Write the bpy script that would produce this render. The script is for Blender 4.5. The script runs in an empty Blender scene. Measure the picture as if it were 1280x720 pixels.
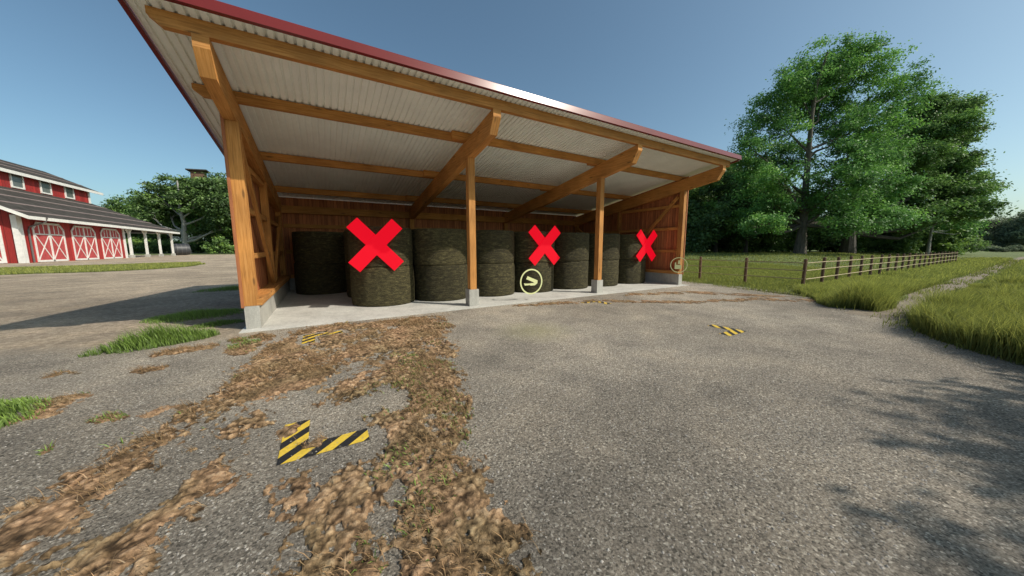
import bpy, bmesh, math, random
import numpy as np
from mathutils import Vector, Matrix

rnd = random.Random(7)
C = bpy.context.scene.collection
R = math.radians

# ------------------------------------------------------------------ helpers
def tag(o, label=None, cat=None, group=None, kind=None):
    if label: o['label'] = label
    if cat: o['category'] = cat
    if group: o['group'] = group
    if kind: o['kind'] = kind
    return o

def empty(name, loc=(0, 0, 0), rz=0.0):
    o = bpy.data.objects.new(name, None)
    o.empty_display_size = 0.3
    C.objects.link(o); o.location = loc; o.rotation_euler = (0, 0, rz)
    return o

def kids(o):
    return [c for c in bpy.data.objects if c.parent == o]

def copy_tree(o, parent=None):
    c = o.copy(); C.objects.link(c); c.parent = parent
    for ch in list(o.children): copy_tree(ch, c)
    return c

class MB:
    """collects polygons with uv, builds one mesh"""
    def __init__(s): s.v = []; s.f = []; s.uv = []; s.sm = []
    def poly(s, pts, uv=None, smooth=False):
        b = len(s.v); s.v += [tuple(p) for p in pts]; s.f.append(tuple(range(b, b+len(pts))))
        s.uv.append(uv or [(0, 0)]*len(pts)); s.sm.append(smooth)
    def hexa(s, a, uoff=None):
        # a: 8 corners, bottom ring 0-3, top ring 4-7; local u axis runs 0->1
        q = [(0,3,2,1),(4,5,6,7),(0,1,5,4),(1,2,6,5),(2,3,7,6),(3,0,4,7)]
        a = [Vector(p) for p in a]
        ax = [(a[1]-a[0]).length, (a[3]-a[0]).length, (a[4]-a[0]).length]
        k = ax.index(max(ax)); dirs = [(a[1]-a[0]), (a[3]-a[0]), (a[4]-a[0])]
        u = dirs[k].normalized(); off = rnd.random()*7 if uoff is None else uoff
        b = len(s.v); s.v += [tuple(p) for p in a]
        for fi, t in enumerate(q):
            s.f.append(tuple(b+i for i in t))
            n = (a[t[1]]-a[t[0]]).cross(a[t[2]]-a[t[0]])
            n = n.normalized() if n.length > 0 else Vector((0,0,1))
            w = n.cross(u)
            if w.length < 1e-3: 
                w = dirs[(k+1) % 3].normalized(); uu = dirs[(k+2) % 3].normalized()
                s.uv.append([((a[i].dot(uu))*.3+off, a[i].dot(w)+off+3) for i in t])
            else:
                w.normalize()
                s.uv.append([(a[i].dot(u)+off, a[i].dot(w)+off*1.7+fi*.31) for i in t])
            s.sm.append(False)
    def box(s, x0, x1, y0, y1, z0, z1):
        s.hexa([(x0,y0,z0),(x1,y0,z0),(x1,y1,z0),(x0,y1,z0),(x0,y0,z1),(x1,y0,z1),(x1,y1,z1),(x0,y1,z1)])
    def beam(s, p0, p1, w, h, side):
        """beam from p0 to p1; w across 'side' direction, h across the third axis"""
        p0, p1 = Vector(p0), Vector(p1); u = (p1-p0).normalized(); sd = Vector(side)
        sd = (sd-u*sd.dot(u)).normalized(); t = u.cross(sd)
        a = []
        for q in (-1, 1):
            for (p, k) in ((p0,-1),(p1,-1),(p1,1),(p0,1)):
                a.append(p+sd*(k*w/2)+t*(q*h/2))
        s.hexa(a)
    def prism(s, prof, axis, lo, hi):
        """prof: list of 2D points in the plane normal to axis (x: (y,z); y: (x,z); z: (x,y))"""
        def P(p, t):
            return {'x': (t, p[0], p[1]), 'y': (p[0], t, p[1]), 'z': (p[0], p[1], t)}[axis]
        n = len(prof)
        ar = sum(prof[i][0]*prof[(i+1) % n][1]-prof[(i+1) % n][0]*prof[i][1] for i in range(n))
        if (ar < 0) != (axis == 'y'): prof = prof[::-1]
        off = rnd.random()*9
        s.poly([P(p, hi) for p in prof], [(p[0]+off, p[1]) for p in prof])
        s.poly([P(p, lo) for p in prof[::-1]], [(p[0]+off, p[1]+2) for p in prof[::-1]])
        d = 0
        for i in range(n):
            p, r = prof[i], prof[(i+1) % n]; L = math.hypot(p[0]-r[0], p[1]-r[1])
            if L > abs(hi-lo): uv = [(d+off, lo), (d+L+off, lo), (d+L+off, hi), (d+off, hi)]
            else: uv = [(lo, d+off), (lo, d+L+off), (hi, d+L+off), (hi, d+off)]
            s.poly([P(p, lo), P(r, lo), P(r, hi), P(p, hi)], uv); d += L
    def tube(s, pts, rad, n=8, cap=True):
        pts = [Vector(p) for p in pts]; rings = []; L = 0
        for i, p in enumerate(pts):
            t = (pts[min(i+1, len(pts)-1)]-pts[max(i-1, 0)]).normalized()
            a = t.cross(Vector((.31, .17, .93)))
            if a.length < .05: a = t.cross(Vector((1, 0, 0)))
            a.normalize(); b = t.cross(a); r = rad[i] if hasattr(rad, '__len__') else rad
            rings.append([p+(a*math.cos(2*math.pi*k/n)+b*math.sin(2*math.pi*k/n))*r for k in range(n)])
        for i in range(len(pts)-1):
            l = (pts[i+1]-pts[i]).length
            for k in range(n):
                k2 = (k+1) % n
                s.poly([rings[i][k], rings[i][k2], rings[i+1][k2], rings[i+1][k]],
                       [(L, k/n), (L, (k+1)/n), (L+l, (k+1)/n), (L+l, k/n)], True)
            L += l
        if cap:
            s.poly(rings[-1]); s.poly(rings[0][::-1])
    def build(s, name, mat, parent=None, loc=None, weld=False):
        m = bpy.data.meshes.new(name); m.from_pydata(s.v, [], s.f)
        uvl = m.uv_layers.new(name='UVMap')
        flat = [c for f in s.uv for t in f for c in t]
        uvl.data.foreach_set('uv', flat)
        m.polygons.foreach_set('use_smooth', s.sm)
        m.materials.append(mat); m.update()
        if weld:
            bm = bmesh.new(); bm.from_mesh(m); bmesh.ops.remove_doubles(bm, verts=bm.verts, dist=1e-4); bm.to_mesh(m); bm.free()
        o = bpy.data.objects.new(name, m); C.objects.link(o)
        if parent: o.parent = parent
        if loc: o.location = loc
        return o

def np_mesh(name, V, F, mat, parent=None, col=None, smooth=False):
    """V (n,3), F (m,k) same-size faces or list of arrays; col (n,) grey attribute"""
    if not isinstance(F, list): F = [F]
    m = bpy.data.meshes.new(name)
    nl = sum(f.size for f in F); nf = sum(len(f) for f in F)
    m.vertices.add(len(V)); m.vertices.foreach_set('co', np.ascontiguousarray(V, dtype=np.float32).ravel())
    m.loops.add(nl); m.loops.foreach_set('vertex_index', np.concatenate([f.ravel() for f in F]).astype(np.int32))
    m.polygons.add(nf)
    tot = np.concatenate([np.full(len(f), f.shape[1], dtype=np.int32) for f in F])
    st = np.concatenate([[0], np.cumsum(tot)[:-1]]).astype(np.int32)
    m.polygons.foreach_set('loop_start', st)
    m.update(calc_edges=True)
    if smooth: m.polygons.foreach_set('use_smooth', np.ones(nf, dtype=bool))
    if col is not None:
        at = m.attributes.new('shade', 'FLOAT', 'POINT'); at.data.foreach_set('value', np.ascontiguousarray(col, dtype=np.float32))
    m.materials.append(mat); m.validate()
    o = bpy.data.objects.new(name, m); C.objects.link(o)
    if parent: o.parent = parent
    return o

# value noise in numpy
def vnoise(x, y, seed=0):
    rg = np.random.RandomState(seed); tab = rg.rand(256, 256)
    xi = np.floor(x).astype(int); yi = np.floor(y).astype(int); fx = x-xi; fy = y-yi
    fx = fx*fx*(3-2*fx); fy = fy*fy*(3-2*fy)
    g = lambda a, b: tab[a % 256, b % 256]
    return (g(xi, yi)*(1-fx)+g(xi+1, yi)*fx)*(1-fy)+(g(xi, yi+1)*(1-fx)+g(xi+1, yi+1)*fx)*fy
def fbm(x, y, seed=0, o=4):
    r = 0; a = .5; t = 0
    for k in range(o):
        r = r+a*vnoise(x*2**k, y*2**k, seed+k); t += a; a *= .5
    return r/t
def inpoly(x, y, P):
    ins = np.zeros(x.shape, bool); n = len(P)
    for i in range(n):
        x0, y0 = P[i]; x1, y1 = P[(i+1) % n]
        if y0 == y1: continue
        c = ((y0 > y) != (y1 > y)) & (x < (x1-x0)*(y-y0)/(y1-y0)+x0)
        ins ^= c
    return ins
def sstep(a, b, x):
    t = np.clip((x-a)/(b-a), 0, 1); return t*t*(3-2*t)

# ------------------------------------------------------------------ materials
def mat(name):
    m = bpy.data.materials.new(name); m.use_nodes = True
    nt = m.node_tree; nt.nodes.clear()
    out = nt.nodes.new('ShaderNodeOutputMaterial'); b = nt.nodes.new('ShaderNodeBsdfPrincipled')
    nt.links.new(b.outputs[0], out.inputs[0])
    return m, nt, b, out
def N(nt, t, **k):
    n = nt.nodes.new(t)
    for a, v in k.items():
        if a.startswith('i_'):
            key = a[2:]; key = int(key) if key.isdigit() else key.replace('_', ' ')
            n.inputs[key].default_value = v
        else: setattr(n, a, v)
    return n
def L(nt, a, ao, b, bi): nt.links.new(a.outputs[ao], b.inputs[bi])
def ramp(nt, stops, interp='LINEAR'):
    r = nt.nodes.new('ShaderNodeValToRGB'); cr = r.color_ramp; cr.interpolation = interp
    while len(cr.elements) < len(stops): cr.elements.new(.5)
    for e, (p, c) in zip(cr.elements, stops):
        e.position = p; e.color = (c[0], c[1], c[2], 1) if hasattr(c, '__len__') else (c, c, c, 1)
    return r
def mixc(nt, kind='MIX', fac=1.0):
    n = nt.nodes.new('ShaderNodeMix'); n.data_type = 'RGBA'; n.blend_type = kind; n.inputs[0].default_value = fac; return n
def math_n(nt, op, v=None):
    n = nt.nodes.new('ShaderNodeMath'); n.operation = op
    if v is not None: n.inputs[1].default_value = v
    return n

def timber(name, c0, c1, dark=.55):
    m, nt, b, out = mat(name)
    uv = N(nt, 'ShaderNodeUVMap'); oi = N(nt, 'ShaderNodeObjectInfo')
    mp = N(nt, 'ShaderNodeMapping'); mp.inputs['Scale'].default_value = (1.1, 22, 1); L(nt, uv, 0, mp, 0)
    no = N(nt, 'ShaderNodeTexNoise', i_Scale=1.6, i_Detail=6.0, i_Roughness=.65, i_Distortion=.6); L(nt, mp, 0, no, 'Vector')
    rp = ramp(nt, [(.25, [x*dark for x in c0]), (.47, c0), (.62, c1), (.85, [x*.8 for x in c0])]); L(nt, no, 'Fac', rp, 0)
    n2 = N(nt, 'ShaderNodeTexNoise', i_Scale=1.2, i_Detail=3.0); L(nt, uv, 0, n2, 'Vector')
    r2 = ramp(nt, [(.3, .72), (.7, 1.1)]); L(nt, n2, 'Fac', r2, 0)
    vo = N(nt, 'ShaderNodeTexVoronoi', i_Scale=1.0); m2 = N(nt, 'ShaderNodeMapping'); m2.inputs['Scale'].default_value = (1.3, 5, 1)
    L(nt, uv, 0, m2, 0); L(nt, m2, 0, vo, 'Vector')
    r3 = ramp(nt, [(.07, .28), (.15, 1)]); L(nt, vo, 'Distance', r3, 0)
    mx = mixc(nt, 'MULTIPLY'); L(nt, rp, 0, mx, 6); L(nt, r2, 0, mx, 7)
    mx2 = mixc(nt, 'MULTIPLY', .8); L(nt, mx, 2, mx2, 6); L(nt, r3, 0, mx2, 7)
    hs = N(nt, 'ShaderNodeHueSaturation'); r4 = ramp(nt, [(0, .85), (1, 1.12)]); L(nt, oi, 'Random', r4, 0); L(nt, r4, 0, hs, 'Value'); L(nt, mx2, 2, hs, 'Color')
    L(nt, hs, 0, b, 'Base Color'); b.inputs['Roughness'].default_value = .8
    bp = N(nt, 'ShaderNodeBump', i_Strength=.35, i_Distance=.004); L(nt, no, 'Fac', bp, 'Height'); L(nt, bp, 0, b, 'Normal')
    return m

def boards(name, c0, c1, pitch, axis, streak=.5):
    """vertical boards: tone changes from board to board along the given axis"""
    m, nt, b, out = mat(name)
    tc = N(nt, 'ShaderNodeTexCoord'); sp = N(nt, 'ShaderNodeSeparateXYZ'); L(nt, tc, 'Object', sp, 0)
    d = math_n(nt, 'DIVIDE', pitch); L(nt, sp, axis, d, 0)
    fl = math_n(nt, 'FLOOR'); L(nt, d, 0, fl, 0); fr = math_n(nt, 'FRACT'); L(nt, d, 0, fr, 0)
    wn = N(nt, 'ShaderNodeTexWhiteNoise', noise_dimensions='1D'); L(nt, fl, 0, wn, 'W')
    mp = N(nt, 'ShaderNodeMapping'); mp.inputs['Scale'].default_value = (9, 9, .7); L(nt, tc, 'Object', mp, 0)
    no = N(nt, 'ShaderNodeTexNoise', i_Scale=2.2, i_Detail=6.0, i_Roughness=.7); L(nt, mp, 0, no, 'Vector')
    rp = ramp(nt, [(.28, [x*streak for x in c0]), (.5, c0), (.75, c1)]); L(nt, no, 'Fac', rp, 0)
    rv = ramp(nt, [(0, .7), (1, 1.2)]); L(nt, wn, 0, rv, 0)
    mx = mixc(nt, 'MULTIPLY'); L(nt, rp, 0, mx, 6); L(nt, rv, 0, mx, 7)
    gr = ramp(nt, [(.0, .25), (.07, 1), (.93, 1), (1, .25)]); L(nt, fr, 0, gr, 0)
    m2 = mixc(nt, 'MULTIPLY'); L(nt, mx, 2, m2, 6); L(nt, gr, 0, m2, 7)
    L(nt, m2, 2, b, 'Base Color'); b.inputs['Roughness'].default_value = .75
    bp = N(nt, 'ShaderNodeBump', i_Strength=.6, i_Distance=.02); L(nt, gr, 0, bp, 'Height'); L(nt, bp, 0, b, 'Normal')
    return m

def plain(name, c, rough=.7, var=.25, scale=3.0, metal=0.0, bump=.0):
    m, nt, b, out = mat(name)
    tc = N(nt, 'ShaderNodeTexCoord'); no = N(nt, 'ShaderNodeTexNoise', i_Scale=scale, i_Detail=7.0, i_Roughness=.65); L(nt, tc, 'Object', no, 'Vector')
    rp = ramp(nt, [(.3, [x*(1-var) for x in c]), (.7, [min(1, x*(1+var)) for x in c])]); L(nt, no, 'Fac', rp, 0)
    L(nt, rp, 0, b, 'Base Color'); b.inputs['Roughness'].default_value = rough; b.inputs['Metallic'].default_value = metal
    if bump:
        n2 = N(nt, 'ShaderNodeTexNoise', i_Scale=scale*9, i_Detail=4.0); L(nt, tc, 'Object', n2, 'Vector')
        bp = N(nt, 'ShaderNodeBump', i_Strength=bump, i_Distance=.01); L(nt, n2, 'Fac', bp, 'Height'); L(nt, bp, 0, b, 'Normal')
    return m

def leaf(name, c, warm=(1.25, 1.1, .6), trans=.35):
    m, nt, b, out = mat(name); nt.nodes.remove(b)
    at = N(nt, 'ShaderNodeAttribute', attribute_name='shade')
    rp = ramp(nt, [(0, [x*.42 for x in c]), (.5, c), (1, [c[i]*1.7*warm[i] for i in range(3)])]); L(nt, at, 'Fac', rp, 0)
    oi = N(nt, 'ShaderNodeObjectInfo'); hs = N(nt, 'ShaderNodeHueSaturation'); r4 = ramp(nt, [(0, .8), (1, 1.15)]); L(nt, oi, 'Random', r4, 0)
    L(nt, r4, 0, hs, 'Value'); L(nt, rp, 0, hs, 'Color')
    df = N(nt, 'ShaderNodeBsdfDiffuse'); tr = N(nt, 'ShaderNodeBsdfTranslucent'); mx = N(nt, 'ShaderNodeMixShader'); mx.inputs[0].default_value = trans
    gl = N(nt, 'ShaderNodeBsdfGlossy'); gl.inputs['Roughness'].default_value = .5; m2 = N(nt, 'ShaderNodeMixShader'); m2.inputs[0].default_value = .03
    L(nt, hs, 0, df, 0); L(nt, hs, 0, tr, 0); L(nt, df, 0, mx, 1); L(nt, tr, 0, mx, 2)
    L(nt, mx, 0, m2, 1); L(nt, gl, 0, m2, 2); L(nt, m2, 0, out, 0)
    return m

def gravel_mat():
    m, nt, b, out = mat('gravel'); geo = N(nt, 'ShaderNodeNewGeometry'); P = ('Position')
    sp = N(nt, 'ShaderNodeSeparateXYZ'); L(nt, geo, P, sp, 0)
    v1 = N(nt, 'ShaderNodeTexVoronoi', i_Scale=78.0, i_Randomness=1.0); L(nt, geo, P, v1, 'Vector')
    v2 = N(nt, 'ShaderNodeTexVoronoi', i_Scale=24.0); L(nt, geo, P, v2, 'Vector')
    n1 = N(nt, 'ShaderNodeTexNoise', i_Scale=55.0, i_Detail=5.0, i_Roughness=.75); L(nt, geo, P, n1, 'Vector')
    n2 = N(nt, 'ShaderNodeTexNoise', i_Scale=1.1, i_Detail=6.0, i_Roughness=.6); L(nt, geo, P, n2, 'Vector')
    n3 = N(nt, 'ShaderNodeTexNoise', i_Scale=.25, i_Detail=4.0); L(nt, geo, P, n3, 'Vector')
    s1 = N(nt, 'ShaderNodeSeparateColor'); L(nt, v1, 'Color', s1, 0)
    grain = ramp(nt, [(.0, (.10, .092, .08)), (.22, (.20, .18, .155)), (.6, (.265, .238, .205)), (.9, (.33, .30, .262)), (1, (.52, .49, .44))]); L(nt, s1, 0, grain, 0)
    nz = ramp(nt, [(.28, .36), (.5, .95), (.74, 1.55)]); L(nt, n1, 'Fac', nz, 0)
    a = mixc(nt, 'MULTIPLY'); L(nt, grain, 0, a, 6); L(nt, nz, 0, a, 7)
    # brown coarse gravel beyond y ~ -0.6 on the left
    t1 = math_n(nt, 'MULTIPLY', .22); L(nt, sp, 0, t1, 0)
    t2 = math_n(nt, 'ADD'); L(nt, sp, 1, t2, 0); L(nt, t1, 0, t2, 1)     # y + .22 x
    t3 = math_n(nt, 'ADD'); L(nt, t2, 0, t3, 0)
    tn = math_n(nt, 'MULTIPLY_ADD'); tn.inputs[1].default_value = 1.6; tn.inputs[2].default_value = .15; L(nt, n2, 'Fac', tn, 0); L(nt, tn, 0, t3, 1)
    rx = ramp(nt, [(.0, 1), (1, 0)]); mr = N(nt, 'ShaderNodeMapRange'); mr.inputs[1].default_value = -.4; mr.inputs[2].default_value = .4; L(nt, sp, 0, mr, 0); L(nt, mr, 0, rx, 0)
    my = N(nt, 'ShaderNodeMapRange'); my.inputs[1].default_value = 0; my.inputs[2].default_value = .8; L(nt, t3, 0, my, 0)
    fz = math_n(nt, 'MULTIPLY'); L(nt, my, 0, fz, 0); L(nt, rx, 0, fz, 1)
    br = ramp(nt, [(.34, (.10, .08, .058)), (.5, (.25, .208, .162)), (.64, (.42, .36, .29))])
    nb = N(nt, 'ShaderNodeTexNoise', i_Scale=9.0, i_Detail=10.0, i_Roughness=.85); L(nt, geo, P, nb, 'Vector'); L(nt, nb, 'Fac', br, 0)
    mzone = mixc(nt); L(nt, fz, 0, mzone, 0); L(nt, a, 2, mzone, 6); L(nt, br, 0, mzone, 7)
    big = ramp(nt, [(.28, (.66, .67, .68)), (.5, (.95, .95, .94)), (.72, (1.2, 1.17, 1.12))]); L(nt, n2, 'Fac', big, 0)
    c = mixc(nt, 'MULTIPLY'); L(nt, mzone, 2, c, 6); L(nt, big, 0, c, 7)
    big2 = ramp(nt, [(.38, .76), (.62, 1.1)]); L(nt, n3, 'Fac', big2, 0)
    c2 = mixc(nt, 'MULTIPLY'); L(nt, c, 2, c2, 6); L(nt, big2, 0, c2, 7)
    # faint yellow-green light spot of the marker, painted into the gravel colour
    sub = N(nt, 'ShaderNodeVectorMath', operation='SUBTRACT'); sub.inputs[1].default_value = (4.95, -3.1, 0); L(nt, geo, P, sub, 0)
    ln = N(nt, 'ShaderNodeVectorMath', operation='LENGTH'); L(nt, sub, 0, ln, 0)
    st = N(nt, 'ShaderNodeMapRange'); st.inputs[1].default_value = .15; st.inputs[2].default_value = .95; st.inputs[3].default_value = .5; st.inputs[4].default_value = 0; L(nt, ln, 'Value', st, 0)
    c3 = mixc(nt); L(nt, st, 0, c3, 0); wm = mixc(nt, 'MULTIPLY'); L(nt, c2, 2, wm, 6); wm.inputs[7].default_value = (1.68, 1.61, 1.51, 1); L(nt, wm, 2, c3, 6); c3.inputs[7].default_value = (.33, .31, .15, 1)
    # far tyre streaks
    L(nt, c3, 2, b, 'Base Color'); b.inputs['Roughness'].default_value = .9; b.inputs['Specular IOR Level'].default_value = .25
    hgt = math_n(nt, 'ADD'); hv = math_n(nt, 'MULTIPLY', -1.2); L(nt, v1, 'Distance', hv, 0); L(nt, hv, 0, hgt, 0)
    hv2 = math_n(nt, 'MULTIPLY', .8); L(nt, n1, 'Fac', hv2, 0); L(nt, hv2, 0, hgt, 1)
    bp = N(nt, 'ShaderNodeBump', i_Strength=.75, i_Distance=.010); L(nt, hgt, 0, bp, 'Height')
    hb = N(nt, 'ShaderNodeBump', i_Strength=.8, i_Distance=.08); L(nt, nb, 'Fac', hb, 'Height'); L(nt, bp, 0, hb, 'Normal'); L(nt, hb, 0, b, 'Normal')
    return m

def grass_ground():
    m, nt, b, out = mat('turf'); geo = N(nt, 'ShaderNodeNewGeometry')
    n1 = N(nt, 'ShaderNodeTexNoise', i_Scale=.5, i_Detail=8.0, i_Roughness=.7); L(nt, geo, 'Position', n1, 'Vector')
    n2 = N(nt, 'ShaderNodeTexNoise', i_Scale=9.0, i_Detail=5.0, i_Roughness=.7); L(nt, geo, 'Position', n2, 'Vector')
    r1 = ramp(nt, [(.3, (.075, .098, .024)), (.55, (.13, .165, .04)), (.75, (.19, .205, .06))]); L(nt, n1, 'Fac', r1, 0)
    r2 = ramp(nt, [(.3, .55), (.7, 1.25)]); L(nt, n2, 'Fac', r2, 0)
    a = mixc(nt, 'MULTIPLY'); L(nt, r1, 0, a, 6); L(nt, r2, 0, a, 7); L(nt, a, 2, b, 'Base Color'); b.inputs['Roughness'].default_value = .95
    bp = N(nt, 'ShaderNodeBump', i_Strength=.8, i_Distance=.1); L(nt, n2, 'Fac', bp, 'Height'); L(nt, bp, 0, b, 'Normal')
    return m

def dirt_path_mat():
    m, nt, b, out = mat('dirt_path'); geo = N(nt, 'ShaderNodeNewGeometry')
    n1 = N(nt, 'ShaderNodeTexNoise', i_Scale=7.0, i_Detail=8.0, i_Roughness=.75); L(nt, geo, 'Position', n1, 'Vector')
    r1 = ramp(nt, [(.3, (.12, .095, .066)), (.5, (.21, .17, .125)), (.7, (.30, .255, .195))]); L(nt, n1, 'Fac', r1, 0)
    L(nt, r1, 0, b, 'Base Color'); b.inputs['Roughness'].default_value = .95
    bp = N(nt, 'ShaderNodeBump', i_Strength=.7, i_Distance=.03); L(nt, n1, 'Fac', bp, 'Height'); L(nt, bp, 0, b, 'Normal')
    return m

def mud_mat():
    m, nt, b, out = mat('mud'); at = N(nt, 'ShaderNodeAttribute', attribute_name='shade'); geo = N(nt, 'ShaderNodeNewGeometry')
    n1 = N(nt, 'ShaderNodeTexNoise', i_Scale=42.0, i_Detail=7.0, i_Roughness=.75); L(nt, geo, 'Position', n1, 'Vector')
    n2 = N(nt, 'ShaderNodeTexNoise', i_Scale=2.2, i_Detail=4.0); L(nt, geo, 'Position', n2, 'Vector')
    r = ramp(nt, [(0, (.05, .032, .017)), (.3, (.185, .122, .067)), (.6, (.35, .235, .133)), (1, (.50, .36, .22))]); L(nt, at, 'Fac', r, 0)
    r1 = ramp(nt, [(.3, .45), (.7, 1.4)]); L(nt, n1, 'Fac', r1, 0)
    r2 = ramp(nt, [(.35, (.82, .84, .78)), (.65, (1.1, 1, 1))]); L(nt, n2, 'Fac', r2, 0)
    a = mixc(nt, 'MULTIPLY'); L(nt, r, 0, a, 6); L(nt, r1, 0, a, 7); c = mixc(nt, 'MULTIPLY'); L(nt, a, 2, c, 6); L(nt, r2, 0, c, 7)
    L(nt, c, 2, b, 'Base Color'); b.inputs['Roughness'].default_value = .9; b.inputs['Specular IOR Level'].default_value = .2
    bp = N(nt, 'ShaderNodeBump', i_Strength=.8, i_Distance=.018); L(nt, n1, 'Fac', bp, 'Height'); L(nt, bp, 0, b, 'Normal')
    return m

def hazard_mat():
    m, nt, b, out = mat('hazard_stripes'); geo = N(nt, 'ShaderNodeNewGeometry'); sp = N(nt, 'ShaderNodeSeparateXYZ'); L(nt, geo, 'Position', sp, 0)
    s = math_n(nt, 'SUBTRACT'); L(nt, sp, 0, s, 0); L(nt, sp, 1, s, 1)
    d = math_n(nt, 'ADD', -6.245); L(nt, s, 0, d, 0); e = math_n(nt, 'DIVIDE', .235); L(nt, d, 0, e, 0); f = math_n(nt, 'FRACT'); L(nt, e, 0, f, 0)
    r = ramp(nt, [(0, (.012, .012, .013)), (.5, (.68, .46, .045))], 'CONSTANT'); L(nt, f, 0, r, 0)
    n = N(nt, 'ShaderNodeTexNoise', i_Scale=25.0, i_Detail=6.0, i_Roughness=.7); L(nt, geo, 'Position', n, 'Vector')
    rr = ramp(nt, [(.3, .75), (.6, 1.05)]); L(nt, n, 'Fac', rr, 0); a = mixc(nt, 'MULTIPLY'); L(nt, r, 0, a, 6); L(nt, rr, 0, a, 7)
    ns = N(nt, 'ShaderNodeTexNoise', i_Scale=11.0, i_Detail=9.0, i_Roughness=.8); L(nt, geo, 'Position', ns, 'Vector')
    rs = ramp(nt, [(.56, 0), (.66, .75)]); L(nt, ns, 'Fac', rs, 0); mxs = mixc(nt); L(nt, rs, 0, mxs, 0); L(nt, a, 2, mxs, 6); mxs.inputs[7].default_value = (.19, .155, .115, 1)
    L(nt, mxs, 2, b, 'Base Color'); b.inputs['Roughness'].default_value = .75
    return m

def concrete_mat(name, c=(.40, .39, .36)):
    m, nt, b, out = mat(name); geo = N(nt, 'ShaderNodeNewGeometry')
    n1 = N(nt, 'ShaderNodeTexNoise', i_Scale=1.3, i_Detail=8.0, i_Roughness=.7); L(nt, geo, 'Position', n1, 'Vector')
    n2 = N(nt, 'ShaderNodeTexNoise', i_Scale=40.0, i_Detail=4.0); L(nt, geo, 'Position', n2, 'Vector')
    mp = N(nt, 'ShaderNodeMapping'); mp.inputs['Scale'].default_value = (14, 14, 1.2); L(nt, geo, 'Position', mp, 0)
    n3 = N(nt, 'ShaderNodeTexNoise', i_Scale=1.0, i_Detail=4.0); L(nt, mp, 0, n3, 'Vector')
    r = ramp(nt, [(.3, [x*.72 for x in c]), (.5, c), (.7, [x*1.18 for x in c])]); L(nt, n1, 'Fac', r, 0)
    r2 = ramp(nt, [(.35, .86), (.65, 1.08)]); L(nt, n2, 'Fac', r2, 0); r3 = ramp(nt, [(.3, .8), (.6, 1.05)]); L(nt, n3, 'Fac', r3, 0)
    a = mixc(nt, 'MULTIPLY'); L(nt, r, 0, a, 6); L(nt, r2, 0, a, 7); a2 = mixc(nt, 'MULTIPLY', .6); L(nt, a, 2, a2, 6); L(nt, r3, 0, a2, 7)
    L(nt, a2, 2, b, 'Base Color'); b.inputs['Roughness'].default_value = .85
    bp = N(nt, 'ShaderNodeBump', i_Strength=.3, i_Distance=.006); L(nt, n2, 'Fac', bp, 'Height'); L(nt, bp, 0, b, 'Normal')
    return m

def bale_mat():
    m, nt, b, out = mat('net_wrapped_hay'); tc = N(nt, 'ShaderNodeTexCoord')
    mp = N(nt, 'ShaderNodeMapping'); mp.inputs['Scale'].default_value = (1, 1, 2.6); L(nt, tc, 'Object', mp, 0)
    oi = N(nt, 'ShaderNodeObjectInfo'); ad = N(nt, 'ShaderNodeVectorMath', operation='ADD'); L(nt, mp, 0, ad, 0); 
    sc = N(nt, 'ShaderNodeVectorMath', operation='SCALE'); L(nt, oi, 'Location', sc, 0); sc.inputs['Scale'].default_value = 3.7; L(nt, sc, 0, ad, 1)
    n1 = N(nt, 'ShaderNodeTexNoise', i_Scale=6.5, i_Detail=9.0, i_Roughness=.75, i_Distortion=.5); L(nt, ad, 0, n1, 'Vector')
    m3 = N(nt, 'ShaderNodeMapping'); m3.inputs['Scale'].default_value = (5, 5, 45); L(nt, tc, 'Object', m3, 0)
    n3 = N(nt, 'ShaderNodeTexNoise', i_Scale=1.0, i_Detail=6.0, i_Roughness=.7); L(nt, m3, 0, n3, 'Vector')
    r = ramp(nt, [(.30, (.021, .017, .007)), (.5, (.049, .041, .0155)), (.64, (.115, .099, .042)), (.78, (.28, .245, .118))]); L(nt, n1, 'Fac', r, 0)
    r3 = ramp(nt, [(.32, .5), (.62, 1.2)]); L(nt, n3, 'Fac', r3, 0); a = mixc(nt, 'MULTIPLY'); L(nt, r, 0, a, 6); L(nt, r3, 0, a, 7)
    hs = N(nt, 'ShaderNodeHueSaturation'); rv = ramp(nt, [(0, .78), (1, 1.2)]); L(nt, oi, 'Random', rv, 0); L(nt, rv, 0, hs, 'Value'); L(nt, a, 2, hs, 'Color')
    L(nt, hs, 0, b, 'Base Color'); b.inputs['Roughness'].default_value = .75; b.inputs['Specular IOR Level'].default_value = .3
    ah = math_n(nt, 'ADD'); L(nt, n1, 'Fac', ah, 0); L(nt, n3, 'Fac', ah, 1)
    bp = N(nt, 'ShaderNodeBump', i_Strength=.9, i_Distance=.04); L(nt, ah, 0, bp, 'Height'); L(nt, bp, 0, b, 'Normal')
    return m

def bark(name, c):
    m, nt, b, out = mat(name); tc = N(nt, 'ShaderNodeTexCoord')
    mp = N(nt, 'ShaderNodeMapping'); mp.inputs['Scale'].default_value = (6, 6, 1.2); L(nt, tc, 'Object', mp, 0)
    n = N(nt, 'ShaderNodeTexNoise', i_Scale=1.5, i_Detail=7.0, i_Roughness=.7); L(nt, mp, 0, n, 'Vector')
    r = ramp(nt, [(.3, [x*.4 for x in c]), (.7, [x*1.4 for x in c])]); L(nt, n, 'Fac', r, 0); L(nt, r, 0, b, 'Base Color'); b.inputs['Roughness'].default_value = .9
    bp = N(nt, 'ShaderNodeBump', i_Strength=.8, i_Distance=.08); L(nt, n, 'Fac', bp, 'Height'); L(nt, bp, 0, b, 'Normal')
    return m

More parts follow.
